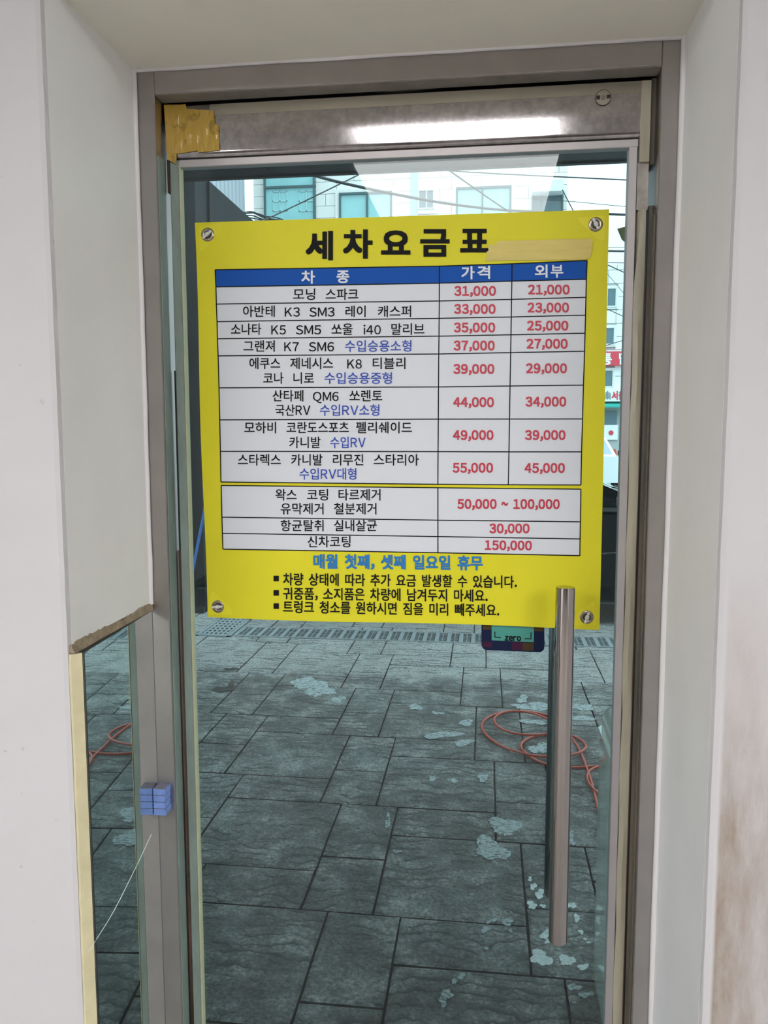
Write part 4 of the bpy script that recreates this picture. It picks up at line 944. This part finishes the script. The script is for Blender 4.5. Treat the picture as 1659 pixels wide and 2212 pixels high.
# inner sliding panes glimpsed in the first window
for a, b, c_, d_ in ((588, 413, 620, 455), (645, 412, 678, 455)):
    x0, x1, z0, z1 = bbox_px(a, b, c_, d_, FY - .13); bm = bmesh.new(); xm, zm = (x0 + x1) / 2, (z0 + z1) / 2
    for q in ((x0, x0 + .02, z0, z1), (x1 - .02, x1, z0, z1), (xm - .015, xm + .015, z0, z1), (x0, x1, z0, z0 + .02), (x0, x1, z1 - .02, z1), (x0, x1, zm - .015, zm + .015)): bx(bm, q[0], q[1], FY - .11, FY - .095, q[2], q[3])
    fin('inner_sash', bm, mat('pale_teal_sash', (.45, .68, .68, 1), .4), fa)
rowh, z = .305, 6.15
r_ = 0
while z < 9.6:
    x = fxl + (0 if r_ % 2 else -.3)
    while x < fxr:
        xa_, xb_ = max(x, fxl), min(x + .75, fxr)
        segs = [(xa_, xb_)]
        for (wx0, wx1, wz0, wz1) in wins:
            if z + rowh > wz0 + .03 and z < wz1 - .03:
                ns = []
                for s0, s1 in segs:
                    if s1 <= wx0 or s0 >= wx1: ns.append((s0, s1))
                    else:
                        if s0 < wx0: ns.append((s0, wx0))
                        if s1 > wx1: ns.append((wx1, s1))
                segs = ns
        for s0, s1 in segs:
            if s1 - s0 > .04: box('stone_panel', (s0 + .006, s1 - .006, FY - .035, FY - .0, z + .006, z + rowh - .006), M_STONE, fa)
        x += .75
    z += rowh; r_ += 1
for wx0, wx1, wz0, wz1 in wins: pass
adopt(fa)
# pale ribbed building at left, receding
rb = tag(empty('ribbed_building', (-8, 15, GZ)), 'pale ribbed metal side wall of building at upper left above the dark wall', 'building')
box('building_core', (-13, -6.32, 11, 19.5, GZ, 13), M_RIB, rb)
bm = bmesh.new(); y = 11.0
while y < 19.5: bx(bm, -6.32, -6.285, y, y + .09, GZ, 13); y += .3
rib = fin('cladding_ribs', bm, M_RIB, rb); rib['kind'] = 'stuff'
box('ledge_trim', (-6.32, -6.22, 11, 19.5, at(502, 386, 16.0).z - .1, at(502, 386, 16.0).z), M_STONEJ, rb)
adopt(rb)
# far shop building
SY = 50.0
sb = tag(empty('shop_building', (9, SY, GZ)), 'distant white building with shop signs seen right of the banner', 'building')
xl_ = at(1240, 700, SY).x; top = at(1330, 572, SY).z
box('building_core', (xl_, 22, SY, SY + 8, GZ - .3, top), M_STONEJ, sb)
z = 4.0; r_ = 0
pw = []
for b in ((1309, 621, 1332, 663), (1306, 706, 1328, 745), (1303, 798, 1325, 837)):
    pw.append(facade_window(sb, *b, SY, (.12,), (), frame=M_WFRAMEW, pane=M_PANED, fw=.08, sur=M_SIGNWHT))
while z < top - .1:
    x = xl_ - (r_ % 2) * .5
    while x < 12:
        s0, s1 = max(x, xl_), x + 1.0; hit = any(s1 > w[0] and s0 < w[1] and z + .8 > w[2] and z < w[3] for w in pw)
        if not hit: box('stone_panel', (s0 + .02, s1 - .02, SY - .04, SY, z + .02, min(z + .78, top)), M_SIGNWHT, sb)
        else:
            for w in pw:
                if s1 > w[0] and s0 < w[1] and z + .8 > w[2] and z < w[3]:
                    if s0 < w[0] - .1: box('stone_panel', (s0 + .02, w[0] - .1, SY - .04, SY, z + .02, z + .78), M_SIGNWHT, sb)
                    if s1 > w[1] + .1: box('stone_panel', (w[1] + .1, s1 - .02, SY - .04, SY, z + .02, z + .78), M_SIGNWHT, sb)
                    break
        x += 1.0
    z += .8; r_ += 1
x0, x1, z0, z1 = bbox_px(1270, 760, 1362, 789, SY - .3); rs = box('red_sign', (x0, x1, SY - .35, SY, z0, z1), M_SIGNRED, sb)
SX = lambda y: (lambda a, b: at(a, b, y))
text('통', 1297, 1321, 776, 776, 27, M_SIGNWHT, .03, parent=rs, conv=SX(SY - .36)); text('닭', 1338, 1360, 776, 776, 27, M_SIGNWHT, .03, parent=rs, conv=SX(SY - .36))
x0, x1, z0, z1 = bbox_px(1265, 841, 1365, 867, SY - .3); ws = box('white_sign', (x0, x1, SY - .5, SY, z0, z1), M_SIGNWHT, sb)
text('서울', 1322, 1350, 855, 855, 20, M_SIGNRED, .04, parent=ws, conv=SX(SY - .51))
bm = bmesh.new(); c_ = at(1313, 854, SY - .52)
for k in range(5): 
    a = math.radians(70 + k * 12); bx(bm, c_.x - .2 + k * .08, c_.x - .16 + k * .08, SY - .53, SY - .51, c_.z - .25 + .05 * (k % 2), c_.z + .28 - .07 * abs(k - 2))
fin('sign_emblem', bm, M_WFRAME, ws)
x0, x1, z0, z1 = bbox_px(1270, 869, 1365, 880, SY - .8); bm = bmesh.new(); prism(bm, [(SY, z1 + .05), (SY - .9, z0 + .1), (SY - .9, z0), (SY, z1 - .1)], x0, x1, 'x'); fin('awning', bm, M_AWN, sb)
x0, x1, z0, z1 = bbox_px(1285, 889, 1332, 918, SY - .1); box('shop_window', (x0, x1, SY - .12, SY, z0, z1), M_PANED, sb)
x0, x1, z0, z1 = bbox_px(1285, 918, 1334, 950, SY - .1); sp2 = box('shop_panel', (x0, x1, SY - .12, SY, z0, z1), M_SIGNWHT, sb)
bm = bmesh.new(); a = at(1320, 935, SY - .15); cyl(bm, (a.x, SY - .15, a.z), (a.x, SY - .12, a.z), .15, 16); fin('panel_emblem', bm, M_SIGNRED, sp2)
adopt(sb)
bm = bmesh.new(); cc = at(1328, 950, 40); bmesh.ops.create_cone(bm, cap_ends=True, segments=16, radius1=.25, radius2=.06, depth=.75, matrix=Matrix.Translation((cc.x, 40, GZ + .37)))
tag(fin('traffic_cone', bm, M_HOSE, None, True), 'small orange traffic cone in front of the distant shop', 'traffic cone')
# ---- overhead cables
def cable(pxs, y, r, label, group=None, sag=0):
    pts = [tuple(at(a, b, yy if (yy := (y[0] + (y[1] - y[0]) * k / (len(pxs) - 1))) else 0)) for k, (a, b) in enumerate(pxs)]
    tag(tube('overhead_cable', pts, r, M_WIRE, n=4, res=3), label, 'cable', group)
cable([(640, 366), (680, 381), (790, 407), (900, 429), (984, 443), (1100, 456), (1220, 458), (1400, 466)], (10, 14), .022, 'thickest black cable sagging across the stone building above the banner')
cable([(560, 480), (590, 467), (680, 424), (776, 377), (820, 355)], (10, 12), .010, 'thin cable rising from the knot at left towards the canopy')
cable([(960, 360), (975, 372), (1030, 410), (1100, 459), (1140, 480)], (11, 12), .012, 'thin cable falling to the right across the twin window')
cable([(930, 366), (970, 369), (1100, 377), (1340, 388), (1420, 392)], (11, 12), .010, 'topmost thin cable reaching into the open sky at right')
cable([(1150, 431), (1220, 433), (1310, 443), (1420, 452)], (13, 13), .005, 'faint cable in the sky just above the banner corner')
cable([(1215, 410), (1233, 446), (1242, 462)], (19, 19.5), .012, 'short cable dropping from the corner of the stone building')
random.seed(11)
kn = tag(empty('cable_bundle', tuple(at(565, 470, 10.2))), 'tangled bundle of black cables meeting in a knot above the banner left corner', 'cables')
for k in range(5):
    pxs = [(420 + k * 8, 476 + k), (500, 470 + random.uniform(-4, 4)), (545, 462 + random.uniform(-9, 9)), (565, 470 + random.uniform(-8, 6)), (590, 470 + random.uniform(-4, 8)), (612, 476 + random.uniform(-3, 6))]
    tube('cable_strand', [tuple(at(a, b, 10 + .1 * q)) for q, (a, b) in enumerate(pxs)], .009, M_WIRE, kn, n=4, res=3)
adopt(kn)
for (a, b, r_, lab) in ((((1290, 542), (1360, 543)), 18, .03, 'thick cable crossing the bright strip beside the torn paper'), (((1290, 534), (1360, 535)), 18, .008, 'fine cable just above the thick one in the bright strip'), (((1290, 567), (1360, 568)), 18, .012, 'level cable at the roofline of the distant shop building'),
        (((1290, 562), (1356, 592)), 18, .015, 'slanting cable over the distant roof edge'), (((1290, 568), (1325, 605), (1352, 640)), 19, .008, 'curving thin cable in front of the distant upper window'), (((1295, 660), (1352, 686)), 19, .012, 'slanting cable between the upper and middle distant windows'), (((1290, 752), (1350, 734)), 19, .012, 'cable rising to the right above the red sign')):
    cable(list(a), (b, b), r_ * .8, lab)
print('objects', len(bpy.data.objects), 'slabs', cnt)
